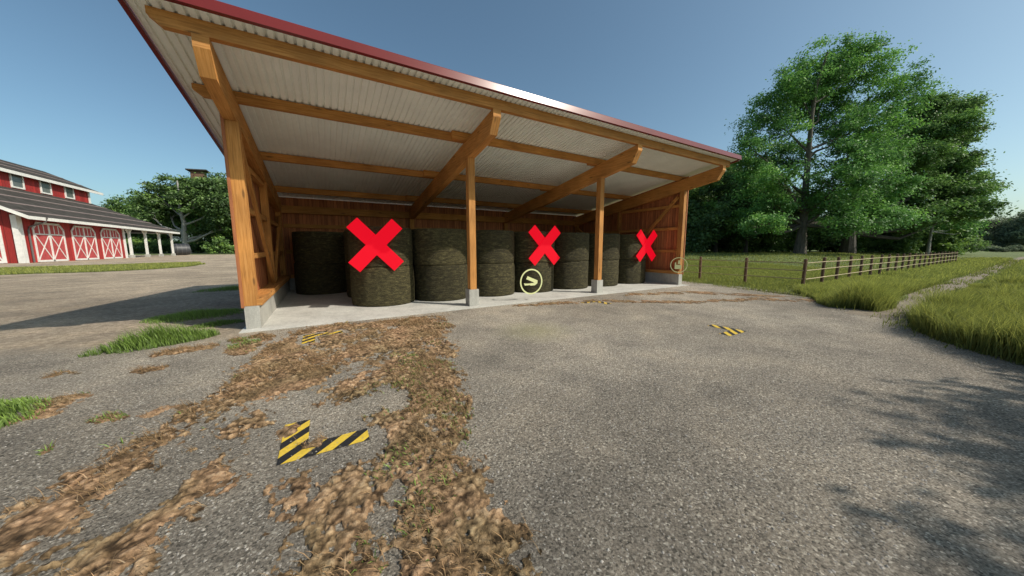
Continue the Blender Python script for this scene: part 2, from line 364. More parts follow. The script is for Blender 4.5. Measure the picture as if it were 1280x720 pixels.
def glow_mat():
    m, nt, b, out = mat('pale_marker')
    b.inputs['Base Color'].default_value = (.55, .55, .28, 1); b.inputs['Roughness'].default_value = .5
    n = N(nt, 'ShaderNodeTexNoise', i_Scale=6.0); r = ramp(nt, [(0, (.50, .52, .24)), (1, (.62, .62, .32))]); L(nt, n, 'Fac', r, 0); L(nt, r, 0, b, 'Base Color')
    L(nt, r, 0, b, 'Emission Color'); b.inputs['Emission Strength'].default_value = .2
    return m

M = {}
M['wood'] = timber('orange_timber', (.48, .205, .044), (.58, .272, .074))
M['wood_dark'] = timber('fence_wood', (.14, .075, .045), (.20, .115, .07))
M['siding_x'] = boards('red_stained_boards_x', (.44, .15, .055), (.56, .22, .08), .125, 0)
M['siding_y'] = boards('red_stained_boards_y', (.44, .15, .055), (.56, .22, .08), .125, 1)
M['concrete'] = concrete_mat('slab_concrete', (.52, .505, .46))
M['footing'] = concrete_mat('footing_concrete', (.40, .385, .345))
M['sheet'] = plain('pale_steel_sheet', (.84, .87, .84), .6, .06, 1.5)
M['trim'] = plain('red_metal_trim', (.15, .019, .018), .25, .12, 1.0)
M['bale'] = bale_mat()
M['cross'] = plain('glowing_red', (.16, .002, .006), .6, .04, 4)
_b = [n for n in M['cross'].node_tree.nodes if n.type == 'BSDF_PRINCIPLED'][0]; _b.inputs['Emission Color'].default_value = (.78, .002, .015, 1); _b.inputs['Emission Strength'].default_value = .95; _b.inputs['Specular IOR Level'].default_value = .1  # crosses glow by themselves, so sun and shade hardly show on them
M['marker'] = glow_mat()
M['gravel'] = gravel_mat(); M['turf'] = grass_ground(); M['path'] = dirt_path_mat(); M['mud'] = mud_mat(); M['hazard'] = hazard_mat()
M['barn_x'] = boards('barn_red_x', (.36, .022, .018), (.46, .045, .035), .5, 0, .6)
M['barn_y'] = boards('barn_red_y', (.36, .022, .018), (.46, .045, .035), .5, 1, .6)
M['barn_door'] = plain('barn_door_red', (.42, .06, .06), .7, .25, 2.5)
M['white'] = plain('weathered_white_paint', (.70, .68, .64), .6, .14, 2.0)
M['shingle'] = plain('dark_roofing', (.058, .053, .048), .95, .4, 1.2)
[n for n in M['shingle'].node_tree.nodes if n.type == 'BSDF_PRINCIPLED'][0].inputs['Specular IOR Level'].default_value = .08
[n for n in M['trim'].node_tree.nodes if n.type == 'BSDF_PRINCIPLED'][0].inputs['Specular IOR Level'].default_value = .35
M['seam'] = plain('rusty_seam', (.19, .145, .135), .9, .2, 1.0)
M['glass'] = plain('dull_glass', (.12, .13, .12), .2, .3, .7)
M['pipe'] = plain('dark_pipe', (.12, .11, .105), .5, .15, 2.0)
M['bark'] = bark('grey_bark', (.115, .095, .075)); M['bark_dark'] = bark('dark_bark', (.06, .05, .04)); M['birch'] = bark('pale_bark', (.30, .29, .27))
M['leaf_a'] = leaf('leaf_bright', (.125, .275, .070), (1.3, 1.1, .8)); M['leaf_b'] = leaf('leaf_olive', (.175, .31, .088), (1.1, 1.08, .8))
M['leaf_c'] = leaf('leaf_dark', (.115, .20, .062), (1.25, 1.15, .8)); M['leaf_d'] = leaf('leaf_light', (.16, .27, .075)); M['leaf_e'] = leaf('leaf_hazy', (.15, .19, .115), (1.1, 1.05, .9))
M['blade'] = leaf('grass_blade', (.25, .285, .072), (1.3, 1.12, .95), .4); M['blade_dark'] = leaf('grass_blade_dark', (.20, .30, .07), (1.1, 1.1, .8), .35)
M['straw'] = leaf('dry_straw', (.32, .215, .11), (1.25, 1.08, 1.0), .25)
M['tarp'] = plain('dark_plastic', (.035, .036, .04), .5, .3, 1.0)
M['stone'] = plain('pebble', (.30, .275, .24), .85, .45, 60.0)

# ------------------------------------------------------------------ ground
def ground_h(x, y):
    return .75*sstep(20, 52, x)*sstep(-2.2, 9, y)
gx = np.concatenate([[-1500, -700, -350], np.linspace(-200, 14, 30), np.linspace(16, 110, 95), [130, 170, 240, 400, 700, 1500]])
gy = np.concatenate([[-1500, -700, -300, -120, -60], np.linspace(-30, -4, 10), np.linspace(-3, 14, 35), np.linspace(17, 200, 30), [300, 500, 900, 1500]])
GX, GY = np.meshgrid(gx, gy, indexing='ij'); nx, ny = GX.shape
V = np.stack([GX, GY, ground_h(GX, GY)-.006], -1).reshape(-1, 3)
ii = (np.arange(nx-1)[:, None]*ny+np.arange(ny-1)[None, :]).ravel()
F = np.stack([ii, ii+ny, ii+ny+1, ii+1], 1)
tag(np_mesh('ground', V, F, M['turf'], smooth=True), kind='structure')

def sheet(name, pts, z, m, sub=None):
    mb = MB(); mb.poly([(p[0], p[1], z) for p in pts]); o = mb.build(name, m); tag(o, kind='structure'); return o
def wob(pts, amp, step, seed):
    """closed outline resampled with an uneven edge"""
    rg = random.Random(seed); out = []
    for i in range(len(pts)):
        a, b = Vector((*pts[i], 0)), Vector((*pts[(i+1) % len(pts)], 0)); n = max(1, int((b-a).length/step))
        for k in range(n):
            p = a.lerp(b, k/n)
            if (b-a).length < 30: p += Vector((rg.uniform(-amp, amp), rg.uniform(-amp, amp), 0))
            out.append((p.x, p.y))
    return out
yard = wob([(16.8, 1.2), (16.4, -1.6), (15.9, -3.9), (15.2, -4.6), (13.9, -5.2), (13.6, -6.0), (13.4, -6.75), (11.8, -7.0), (10.6, -7.6), (9.7, -8.4), (9.0, -9.6), (8.6, -13), (8.0, -30)], .12, .5, 3)[:-1]
yard += [(8, -40), (-70, -40), (-75, 60), (-60, 116), (-8, 108), (6, 60), (16, 25)]
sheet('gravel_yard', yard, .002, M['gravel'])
pl = []; pr = []
for k in range(80):
    x = 12.6+k*1.1
    pl.append((x, -5.92+.1*math.sin(x*.7)+rnd.uniform(-.12, .12)-.0*k+(.0 if k > 3 else .15))); pr.append((x, -6.62+.08*math.sin(x*.9)+rnd.uniform(-.1, .1)))
mb = MB()
for k in range(79): mb.poly([(*pr[k], .005), (*pr[k+1], .005), (*pl[k+1], .005), (*pl[k], .005)])
tag(mb.build('path', M['path']), kind='structure')
strip = wob([(-26, 24.2), (-16.5, 25.9), (-12.8, 26.8), (-10.2, 28.5), (-9.3, 33), (-9.5, 37), (-11.2, 43.5), (-14.4, 42.3), (-18.6, 38.8), (-24, 37), (-34, 36), (-36, 26)], .25, 1.2, 5)
sheet('grass_strip', strip, .008, M['turf'])
# concrete floor of the shed: a low slab with a real edge
mb = MB(); mb.box(-.17, 15.19, -.29, 7.3, -.1, .014); o = mb.build('concrete_slab', M['concrete']); tag(o, kind='structure')

# ------------------------------------------------------------------ open shed
shed = tag(empty('open_shed', (0, 0, 0)), 'open fronted timber pole shed with red trimmed sloping roof, sheltering round bales', 'shed')
rt = lambda y: 4.583-.16*y          # rafter top
rb = lambda y: 4.10-.16*y           # rafter underside
def wpart(fn, name, parent, m='wood'):
    mb = MB(); fn(mb); return mb.build(name, M[m], parent)
# centre posts
for k in (1, 2):
    x = 5*k
    p = wpart(lambda mb: mb.box(x-.10, x+.09, .02, .22, .489, rb(.1)+.02), 'post', shed)
    wpart(lambda mb: mb.box(x-.147, x+.147, 0, .29, .0145, .487), 'footing', p, 'footing')
# rafters
for k in range(4):
    x = 5*k; w = .10
    wpart(lambda mb: mb.prism([(-1.47, rt(-1.47)), (-1.47, 4.64), (-1.27, rb(-1.27)), (7.22, rb(7.22)), (7.22, rt(7.22))], 'x', x-w, x+w), 'rafter', shed)
# purlins, lapped over the rafters
def purlin(y, x0, x1, w=.11, h=.2, cut=False):
    def f(mb):
        z0 = rt(y)+.002
        if cut: prof = [(x0, z0+h), (x0, z0+h*.55), (x0+.14, z0), (x1, z0), (x1, z0+h)]
        else: prof = [(x0, z0), (x1, z0), (x1, z0+h), (x0, z0+h)]
        mb.prism(prof, 'y', y, y+w)
    return wpart(f, 'purlin', shed)
for j, y in enumerate((-1.46, .16, 2.95, 5.75)):
    if j == 0:
        purlin(y, -.55, 15.42, .12, .215, True)
    else:
        purlin(y+.113, -.55, 5.42, cut=True); purlin(y, 4.52, 10.42); purlin(y+.113, 9.55, 15.42)
# corrugated roof
pitch = .13; prof = []
n = int(16.3/pitch); x = -.73
for i in range(n):
    prof += [(x, 0), (x+pitch*.62, 0), (x+pitch*.70, .036), (x+pitch*.92, .036)]; x += pitch
prof.append((15.57, 0)); zr = lambda y: 4.802-.16*y
mb = MB()
for i in range(len(prof)-1):
    (xa, ha), (xb, hb) = prof[i], prof[i+1]
    if xb <= xa: continue
    mb.poly([(xa, -1.72, zr(-1.72)+ha), (xb, -1.72, zr(-1.72)+hb), (xb, 8.1, zr(8.1)+hb), (xa, 8.1, zr(8.1)+ha)])
roof = mb.build('roof', M['sheet'], shed)
mb = MB()                           # red top skin just above
for i in range(len(prof)-1):
    (xa, ha), (xb, hb) = prof[i], prof[i+1]
    if xb <= xa: continue
    mb.poly([(xa, -1.72, zr(-1.72)+ha+.004), (xb, -1.72, zr(-1.72)+hb+.004), (xb, 8.1, zr(8.1)+hb+.004), (xa, 8.1, zr(8.1)+ha+.004)])
mb.build('roof_skin', M['trim'], roof)
def fas(mb):
    nrm = Vector((0, .158, .987)); dn = Vector((0, .987, -.158))      # roof normal, downslope
    P = lambda a, b: (-1.735+dn.y*a+nrm.y*b, zr(-1.735)+dn.z*a+nrm.z*b)
    mb.prism([P(-.02, -.03), P(.045, -.033), P(.045, -.002), P(.004, .0), P(.004, .13), P(.06, .145), P(.055, .152), P(-.012, .142), P(-.02, .13)], 'x', -.83, 15.64)
wpart(fas, 'fascia', roof, 'trim')
for x0, x1 in ((-.80, -.735), (15.575, 15.64)):
    def ver(mb, x0=x0, x1=x1): mb.prism([(-1.68, zr(-1.68)-.055), (8.15, zr(8.15)-.055), (8.15, zr(8.15)+.10), (-1.68, zr(-1.68)+.10)], 'x', x0, x1)
    wpart(ver, 'verge_trim', roof, 'trim')
# side walls
def side_wall(s):
    # s=0: left wall at x=0 (outer side -x); s=1: right wall at x=15 (outer side +x)
    X = (lambda d: d) if s == 0 else (lambda d: 15-d)      # d measured inward
    def xr(a, b): a, b = X(a), X(b); return min(a, b), max(a, b)
    mb = MB(); rg = random.Random(40+s); y = 0.0
    x0, x1 = xr(-.135, -.105)
    while y < 7.12:
        w = min(.125, 7.12-y); o = rg.uniform(0, .008)
        a0, a1 = x0+o*.3, x1
        mb.hexa([(a0, y+.003, .455), (a1, y+.003, .455), (a1, y+w, .455), (a0, y+w, .455), (a0, y+.003, rt(y)+.12), (a1, y+.003, rt(y)+.12), (a1, y+w, rt(y+w)+.12), (a0, y+w, rt(y+w)+.12)])
        y += .125
    wall = mb.build('side_wall', M['siding_y'], shed)
    a, b = xr(-.10, .147); wpart(lambda m: m.box(a, b, 0, 7.0, .0145, .486), 'footing', wall, 'footing')
    a, b = xr(-.09, .20); wpart(lambda m: m.box(a, b, .01, 6.9, .489, .625), 'sill_plate', wall)
    a, b = xr(-.095, .12); wpart(lambda m: m.box(a, b, .0, .21, .628 if s == 9 else .49, rb(.1)+.01), 'post', wall)
    for (yy, ww) in ((3.47, .15), (6.72, .18)):
        a, b = xr(-.09, .085); wpart(lambda m: m.hexa([(a, yy, .626), (b, yy, .626), (b, yy+ww, .626), (a, yy+ww, .626), (a, yy, rb(yy)), (b, yy, rb(yy)), (b, yy+ww, rb(yy+ww)), (a, yy+ww, rb(yy+ww))]), 'stud', wall)
    for zz in (1.44, 2.44, 3.42):
        a, b = xr(-.1, .03); y1 = 6.7 if zz < 2.9 else 3.46
        for (ya, yb) in ((.212, 3.466), (3.622, 6.716)):
            if zz > 3 and ya > 3: continue
            wpart(lambda m: m.box(a, b, ya, yb, zz, zz+.12), 'rail', wall)
    xc = X(.055)
    wpart(lambda m: m.beam((xc, .30, 3.86), (xc, 3.42, .70), .075, .14, (1, 0, 0)), 'brace', wall)
    wpart(lambda m: m.beam((xc, 6.68, 2.82), (xc, 3.66, .70), .075, .14, (1, 0, 0)), 'brace', wall)
    a, b = xr(-.14, -.09); wpart(lambda m: m.box(a, b, -.022, .0, .46, rb(0)+.35), 'corner_board', wall, 'siding_y')
    return wall
side_wall(0); side_wall(1)
# back wall
mb = MB(); rg = random.Random(3); x = -.1
while x < 15.1:
    o = rg.uniform(0, .008); mb.box(x, x+.1249, 7.10+o, 7.13+o*.3, .455, 3.63); x += .125
back = mb.build('back_wall', M['siding_x'], shed)
wpart(lambda m: m.box(.15, 14.85, 6.88, 7.09, .0145, .486), 'footing', back, 'footing')
wpart(lambda m: m.box(.21, 14.8, 6.905, 7.08, .489, .62), 'sill_plate', back)
for k in range(3):
    a, b = 5*k+.105, 5*k+4.895
    wpart(lambda m: m.box(a, b, 6.90, 7.06, 3.02, 3.30), 'wall_plate', back)
    for z in (2.47, 1.46): wpart(lambda m: m.box(5*k+.12, 5*k+4.88, 7.0, 7.095, z, z+.14), 'rail', back)
    if k: wpart(lambda m: m.box(5*k-.09, 5*k+.09, 6.9, 7.08, .622, 2.98), 'stud', back)

# ------------------------------------------------------------------ bales, two high in rows
def bale_mesh(seed):
    n, prof = 72, [(.868, 0), (.884, .008), (.893, .028), (.899, .12), (.903, .35), (.905, .56), (.903, .77), (.899, 1.0), (.893, 1.092), (.884, 1.112), (.868, 1.12)]
    ang = np.linspace(0, 2*np.pi, n, endpoint=False); Vs = []
    rg = np.random.RandomState(seed)
    for i, (r, z) in enumerate(prof):
        t = ang*6
        w = 1+.012*(vnoise(np.cos(ang)*3+9, np.sin(ang)*3+z*4+seed, seed)-.5)*2+.006*(rg.rand(n)-.5)*2
        Vs.append(np.stack([np.cos(ang)*r*w, np.sin(ang)*r*w, np.full(n, z)+.006*(rg.rand(n)-.5)*(0 < i < len(prof)-1)], 1))
    V = np.concatenate(Vs); F = []
    for i in range(len(prof)-1):
        k = np.arange(n); F.append(np.stack([i*n+k, i*n+(k+1) % n, (i+1)*n+(k+1) % n, (i+1)*n+k], 1))
    F = np.concatenate(F)
    cap0 = np.arange(n)[::-1][None, :]; cap1 = ((len(prof)-1)*n+np.arange(n))[None, :]
    return V, [F, cap0, cap1]
bm_src = []
for s in range(3):
    V, F = bale_mesh(s); o = np_mesh('round_bale', V, F, M['bale'], smooth=True); bm_src.append(o)
ordn = ['first', 'second', 'third', 'fourth', 'fifth', 'sixth', 'seventh']
spots = [(2.89+1.82*i, 2.06, 'front', i) for i in range(7)] + [(2.89+1.82*i, 3.9, 'middle', i) for i in range(2)] + [(1.32, 5.78, 'back', 0)]
used = [False]*3; k = 0
for (x, y, row, i) in spots:
    for lvl in (0, 1):
        src = bm_src[k % 3]
        o = src if not used[k % 3] else src.copy()
        if used[k % 3]: C.objects.link(o)
        used[k % 3] = True
        o.location = (x+rnd.uniform(-.02, .02), y+rnd.uniform(-.02, .02), .0145+1.121*lvl); o.rotation_euler = (0, 0, rnd.uniform(0, 6.28))
        lo = 'lower' if lvl == 0 else 'upper'
        if row == 'front':
            lab = f'{lo} olive green round bale of the {ordn[i]} stack from the left in the front row'
        elif row == 'back':
            lab = f'{lo} shaded round bale of the set-back stack nearest the left shed wall'
        else:
            lab = f'{lo} dark round bale tucked directly behind the {ordn[i]} front-row stack'
        tag(o, lab, 'bale', 'olive green round bales stacked two high inside the shed')
        k += 1

# ------------------------------------------------------------------ red crosses standing against the bales
def bar2d(mb, p0, p1, w, y0, y1):
    a, b = Vector(p0), Vector(p1); u = (b-a).normalized(); n = Vector((-u.y, u.x))*(w/2)
    mb.prism([tuple(a+n), tuple(a-n), tuple(b-n), tuple(b+n)], 'y', y0, y1)
for (cx, yb, lab) in ((2.62, 1.135, 'large red cross of two flat bars left of the near post'),
                      (8.30, 1.135, 'red cross of two flat bars between the two middle posts'),
                      (14.03, 1.135, 'smallest red cross of flat bars at the far right bale')):
    e = tag(empty('red_cross', (cx, yb, 1.03)), lab, 'cross', 'red crosses in front of the bales')
    for j in (0, 1):
        mb = MB(); s = 1 if j else -1
        bar2d(mb, (-.575*s, .13), (.565*s, 1.305), .375, -.03-(.034 if j else 0), -.0-(.034 if j else 0))
        mb.build('bar', M['cross'], e)

# ------------------------------------------------------------------ round marker signs
def ring(mb, r, w, t, n=64):
    for i in range(n):
        a0, a1 = 2*math.pi*i/n, 2*math.pi*(i+1)/n
        P = lambda a, rr, y: (rr*math.cos(a), y, rr*math.sin(a))
        q = [(a0, r-w), (a0, r), (a1, r), (a1, r-w)]
        mb.poly([P(a, rr, -t) for a, rr in q]); mb.poly([P(a, rr, t) for a, rr in q[::-1]])
        mb.poly([P(a0, r, t), P(a1, r, t), P(a1, r, -t), P(a0, r, -t)]); mb.poly([P(a0, r-w, -t), P(a1, r-w, -t), P(a1, r-w, t), P(a0, r-w, t)])
e = tag(empty('marker_sign', (6.9, -.1, .615), R(-4)), 'pale ring shaped marker with a grabbing hand emblem, on the slab edge', 'sign', 'pale round marker signs')
mb = MB(); ring(mb, .40, .042, .006); mb.build('ring', M['marker'], e)
mb = MB()
S = .40/190
def px(pts): return [((x-385)*S*.98, -(y-360)*S*.68) for x, y in pts]
mb.prism(px([(318, 235), (372, 268), (492, 338), (490, 402), (445, 446), (368, 446), (368, 432), (272, 438), (255, 385), (290, 398), (368, 400), (372, 392), (440, 396), (415, 372), (385, 352), (296, 300)]), 'y', -.006, .006)
mb.build('emblem', M['marker'], e)
e = tag(empty('marker_sign', (14.28, -.32, .925), math.atan2(7.94, 12.93)-math.pi/2), 'small pale ring shaped marker with a box emblem, beside the right corner post', 'sign', 'pale round marker signs')
e.rotation_euler = (0, 0, -math.atan2(12.93, 7.94))
mb = MB(); ring(mb, .325, .03, .006); mb.build('ring', M['marker'], e)
mb = MB(); S2 = .325/185
def px2(pts): return [((x-395)*S2, -(y-390)*S2) for x, y in pts]
mb.prism(px2([(308, 330), (336, 330), (336, 385), (450, 385), (450, 485), (308, 485)]), 'y', -.006, .006)
mb.prism(px2([(382, 275), (412, 275), (422, 362), (372, 362)]), 'y', -.0055, .0055)
mb.build('emblem', M['marker'], e)

# ------------------------------------------------------------------ hazard corner markings
def corner(x, y, sx, sy, lab):
    a, l, w = .0, .66, .2; e = tag(MB_corner(x, y, sx, sy), lab, 'ground marking', 'yellow and black corner markings on the yard')
def MB_corner(x, y, sx, sy):
    l, w = .66, .2
    out = [(0, 0), (l, 0), (l, w), (w, w), (w, l), (0, l)]
    pts = [(x+sx*p[0], y+sy*p[1]) for p in out]
    if sx*sy < 0: pts = pts[::-1]
    # fine sheet so mud can lie over it
    mb = MB(); mb.poly([(p[0]-x, p[1]-y, .0) for p in pts]); return mb.build('corner_marking', M['hazard'], None, (x, y, .0065))
corner(.94, -5.40, 1, 1, 'large yellow and black striped L-shaped marking nearest in the yard, partly muddy')
corner(8.51, -5.36, -1, 1, 'yellow and black striped L-shaped marking alone on clean gravel at the right')
corner(.93, -1.10, 1, -1, 'yellow and black striped L-shaped marking in dry mud just before the slab')
corner(8.68, -1.10, -1, -1, 'small yellow and black L-shaped marking in front of the farther middle post')

# ------------------------------------------------------------------ mud
polys = {
 'A1': [(-.47,-5.12),(-.42,-4.75),(-.36,-4.42),(-.03,-4.28),(.08,-3.63),(.28,-3.27),(.22,-2.43),(.48,-1.47),(.91,-.42),(1.84,-.31),(1.71,-1.93),(1.21,-2.84),(.96,-3.68),(.66,-3.75),(.43,-4.05),(.34,-4.51),(.16,-4.9),(.02,-5.11),(-.09,-5.35),(-.14,-5.56),(-.21,-5.9),(-.6,-5.9)],
 'A2': [(.02,-6.2),(.07,-5.83),(.2,-5.59),(.36,-5.31),(.5,-5.0),(.69,-5.22),(.62,-5.55),(.47,-5.68),(.47,-5.92),(.39,-6.4)],
 'B': [(3.95,-.6),(2.76,-4.40),(2.33,-5.66),(2.17,-6.27),(2.16,-6.59),(2.1,-7.2),(1.6,-7.2),(1.57,-6.58),(1.74,-6.44),(1.73,-6.04),(1.69,-5.58),(1.81,-5.23),(2.13,-4.86),(1.9,-4.24),(1.37,-4.61),(1.22,-4.32),(1.7,-3.51),(2.41,-2.63),(3.1,-.7)],
 'B2': [(1.12,-6.9),(1.09,-6.45),(1.12,-6.31),(1.03,-5.62),(1.23,-5.64),(1.54,-5.78),(1.51,-6.08),(1.40,-6.21),(1.46,-6.47),(1.44,-6.9)],
 'C': [(.44,-4.71),(.67,-4.78),(.74,-4.42),(.55,-4.39)],
 'C2': [(.69,-4.0),(1.22,-3.83),(1.99,-2.88),(2.91,-2.34),(3.2,-.7),(1.9,-.5),(1.69,-2.2),(1.04,-3.43),(.72,-3.67)],
 'E1': [(1.5,-5.3),(1.55,-5.05),(1.95,-5.0),(2.0,-5.3)],
}
thin = [[(1.08,-5.34),(1.06,-5.12),(1.3,-5.1),(1.3,-5.3)], [(1.36,-5.44),(1.38,-5.28),(1.62,-5.2),(1.64,-5.34)], [(.98,-4.98),(.95,-4.8),(1.22,-4.76),(1.2,-4.96)], [(-.78,-4.42),(-.8,-4.0),(-.62,-4.0),(-.6,-4.4)], [(-.7,-3.85),(-.75,-3.5),(-.42,-3.55),(-.4,-3.85)], [(-.96,-2.3),(-1.0,-1.9),(-.66,-1.85),(-.6,-2.2)],
        [(-1.95,-1.9),(-1.9,-1.55),(-1.5,-1.6),(-1.55,-1.85)], [(-.32,-3.9),(-.28,-3.55),(.02,-3.6),(.0,-3.9)], [(-1.2,-1.4),(-1.2,-1.0),(-.3,-.9),(-.2,-1.3)], [(-1.45,-3.45),(-1.4,-2.7),(-1.0,-2.7),(-.95,-3.3)], [(.0,-2.2),(.0,-1.0),(.3,-.7),(.4,-1.8)], [(-.1,-1.9),(-.2,-.6),(.5,-.45),(.5,-1.2)]]
def blur(a, n):
    for _ in range(2):
        for ax in (0, 1):
            c = np.cumsum(np.pad(a, [(n+1, n) if k == ax else (0, 0) for k in (0, 1)], mode='edge'), axis=ax)
            a = (np.take(c, range(2*n+1, c.shape[ax]), axis=ax)-np.take(c, range(0, c.shape[ax]-2*n-1), axis=ax))/(2*n+1)
    return a
def clods(H, x0, y0, d, n, rmin, rmax, hmax, rg, mask):
    nx, ny = H.shape
    idx = np.argwhere(mask > .45); idx = idx[rg.randint(0, len(idx), n)]
    for (i, j) in idx:
        r = rmin*(rmax/rmin)**(rg.rand()**1.9); e = rg.uniform(.55, 1); th = rg.uniform(0, 3.14); k = int(r/d)+2
        i0, i1, j0, j1 = max(0, i-k), min(nx, i+k+1), max(0, j-k), min(ny, j+k+1)
        X, Y = np.meshgrid(np.arange(i0, i1)-i, np.arange(j0, j1)-j, indexing='ij'); X = X*d/r; Y = Y*d/r
        U = X*math.cos(th)+Y*math.sin(th); W = (-X*math.sin(th)+Y*math.cos(th))/e
        q = 1-U*U-W*W
        b = np.where(q > 0, np.sqrt(np.maximum(q, 0)), 0)*r*hmax
        H[i0:i1, j0:j1] = np.maximum(H[i0:i1, j0:j1], b*rg.uniform(.75, 1.1))
def mud_field(name, x0, x1, y0, y1, d, plist, tlist, lab, nclod, seed, zmul=1.0, thr=.45):
    xs = np.arange(x0, x1, d); ys = np.arange(y0, y1, d); X, Y = np.meshgrid(xs, ys, indexing='ij')
    m = np.zeros(X.shape)
    for P, wt in plist: m = np.maximum(m, inpoly(X, Y, P)*wt)
    t = np.zeros(X.shape)
    for P in tlist: t = np.maximum(t, inpoly(X, Y, P).astype(float))
    m = blur(np.minimum(1, blur(m, int(.05/d))*1.6), max(1, int(.11/d))); t = blur(t, max(1, int(.09/d)))
    ns = fbm(X*3.2, Y*2.2, seed, 5); n2 = fbm(X*9, Y*6, seed+9, 4)
    n3 = fbm(X*24, Y*20, seed+15, 3); mm = m*.92+1.5*(ns-.5)+1.25*(n2-.5)+.1*0+1.35*(n3-.5)
    mt = t*.9+1.0*(ns-.5)+1.1*(n2-.5)
    clr = 1.6*inpoly(X, Y, [(.86, -1.82), (.86, -1.0), (1.68, -1.0), (1.68, -1.36), (1.2, -1.36), (1.2, -1.82)]) + .8*inpoly(X, Y, [(.8, -5.5), (1.75, -5.5), (1.75, -5.1), (1.25, -5.1), (1.2, -4.7), (.8, -4.7)]); mm = mm-.52*blur(clr.astype(float), 4); mm = np.where(m > .06, mm, 0); mk = np.maximum(mm, np.where(t > .05, mt, 0)-.12)
    H = np.zeros(X.shape); rg = np.random.RandomState(seed)
    clods(H, x0, y0, d, nclod, .006, .046, .27, rg, mk*(fbm(X*2.6+7, Y*2.6, seed+33, 3) > .40))
    edge = sstep(thr-.02, thr+.45, mk)
    H = H*edge*zmul
    base = edge*.006*zmul+edge*(.013*fbm(X*5, Y*5, seed+3, 6)+.008*np.abs(fbm(X*16, Y*16, seed+13, 4)-.5)*2)*zmul
    Z = .0035+base+H+edge*.012*(fbm(X*60, Y*60, seed+5, 2)-.5)*zmul
    Z = np.where(mk > thr, Z, -.004)
    keep = mk > thr-.02
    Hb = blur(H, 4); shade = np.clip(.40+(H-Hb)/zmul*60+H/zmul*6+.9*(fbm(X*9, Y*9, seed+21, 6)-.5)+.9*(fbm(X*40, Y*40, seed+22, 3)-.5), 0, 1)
    id_ = np.arange(X.size).reshape(X.shape)
    kf = keep[:-1, :-1] & keep[1:, :-1] & keep[1:, 1:] & keep[:-1, 1:]
    F = np.stack([id_[:-1, :-1][kf], id_[1:, :-1][kf], id_[1:, 1:][kf], id_[:-1, 1:][kf]], 1)
    us, inv = np.unique(F, return_inverse=True); V = np.stack([X.ravel(), Y.ravel(), Z.ravel()], 1)[us]
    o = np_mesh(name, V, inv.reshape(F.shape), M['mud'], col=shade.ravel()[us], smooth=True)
    tag(o, lab, 'mud', kind='stuff')
    return X, Y, Z, mk
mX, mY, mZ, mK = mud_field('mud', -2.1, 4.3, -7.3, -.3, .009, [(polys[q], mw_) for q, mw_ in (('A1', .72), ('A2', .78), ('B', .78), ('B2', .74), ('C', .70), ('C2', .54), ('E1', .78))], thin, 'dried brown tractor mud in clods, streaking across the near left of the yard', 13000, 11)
D1 = [(5.6,-.62),(7.05,-.98),(8.76,-1.55),(10.37,-2.84),(13.04,-3.8),(14.35,-5.0),(14.93,-4.8),(13.79,-3.4),(10.77,-2.5),(9.11,-1.15),(7.3,-.60),(5.8,-.4)]
D2 = [(10.08,-.95),(12.71,-1.95),(14.01,-3.5),(15.3,-4.3),(14.65,-3.2),(13.55,-1.4),(10.9,-.45)]
mud_field('mud', 5.4, 15.8, -5.2, -.33, .03, [(D1, .85)], [D2], 'thin line of dark dried mud and debris across the yard before the shed corner', 3000, 31, .8, .56)

# ------------------------------------------------------------------ grass
def blades(name, P, h, w, lean, m, rg, tone=(.25, .75), lab=None, cat='grass', three=True):
    n = len(P); th = rg.uniform(0, 2*np.pi, n); ld = rg.uniform(0, 2*np.pi, n)*.35+rg.normal(2.6, .9, n)
    sx = np.stack([np.cos(th), np.sin(th), np.zeros(n)], 1); dr = np.stack([np.cos(ld), np.sin(ld), np.zeros(n)], 1)
    k = lean*rg.uniform(.2, 1.3, n)*h; up = np.array([0, 0, 1.])
    B = P; Mi = P+up*(h*.55)[:, None]+dr*(k*.3)[:, None]; T = P+up*(h*rg.uniform(.85, 1, n))[:, None]+dr*k[:, None]
    w2 = (w/2)[:, None]
    V = np.stack([B-sx*w2, B+sx*w2, Mi+sx*w2*.75, Mi-sx*w2*.75, T], 1).reshape(-1, 3)
    i = np.arange(n)*5
    Q = np.stack([i, i+1, i+2, i+3], 1); Tt = np.stack([i+3, i+2, i+4], 1)
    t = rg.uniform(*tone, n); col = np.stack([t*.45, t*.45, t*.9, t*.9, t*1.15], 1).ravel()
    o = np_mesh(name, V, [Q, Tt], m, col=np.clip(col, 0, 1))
    if lab: tag(o, lab, cat, kind='stuff')
    return o
def scatter(n, x0, x1, y0, y1, rg, P=None, bias=None):
    x = rg.uniform(x0, x1, n); y = rg.uniform(y0, y1, n); k = np.ones(n, bool)
    if P is not None: k &= inpoly(x, y, P)
    if bias is not None: k &= rg.rand(n) < bias(x, y)
    x, y = x[k], y[k]
    return np.stack([x, y, ground_h(x, y)-.01], 1)
cam = np.array([1.354, -8.256])
rg = np.random.RandomState(5)
def dist(P): return np.hypot(P[:, 0]-cam[0], P[:, 1]-cam[1])
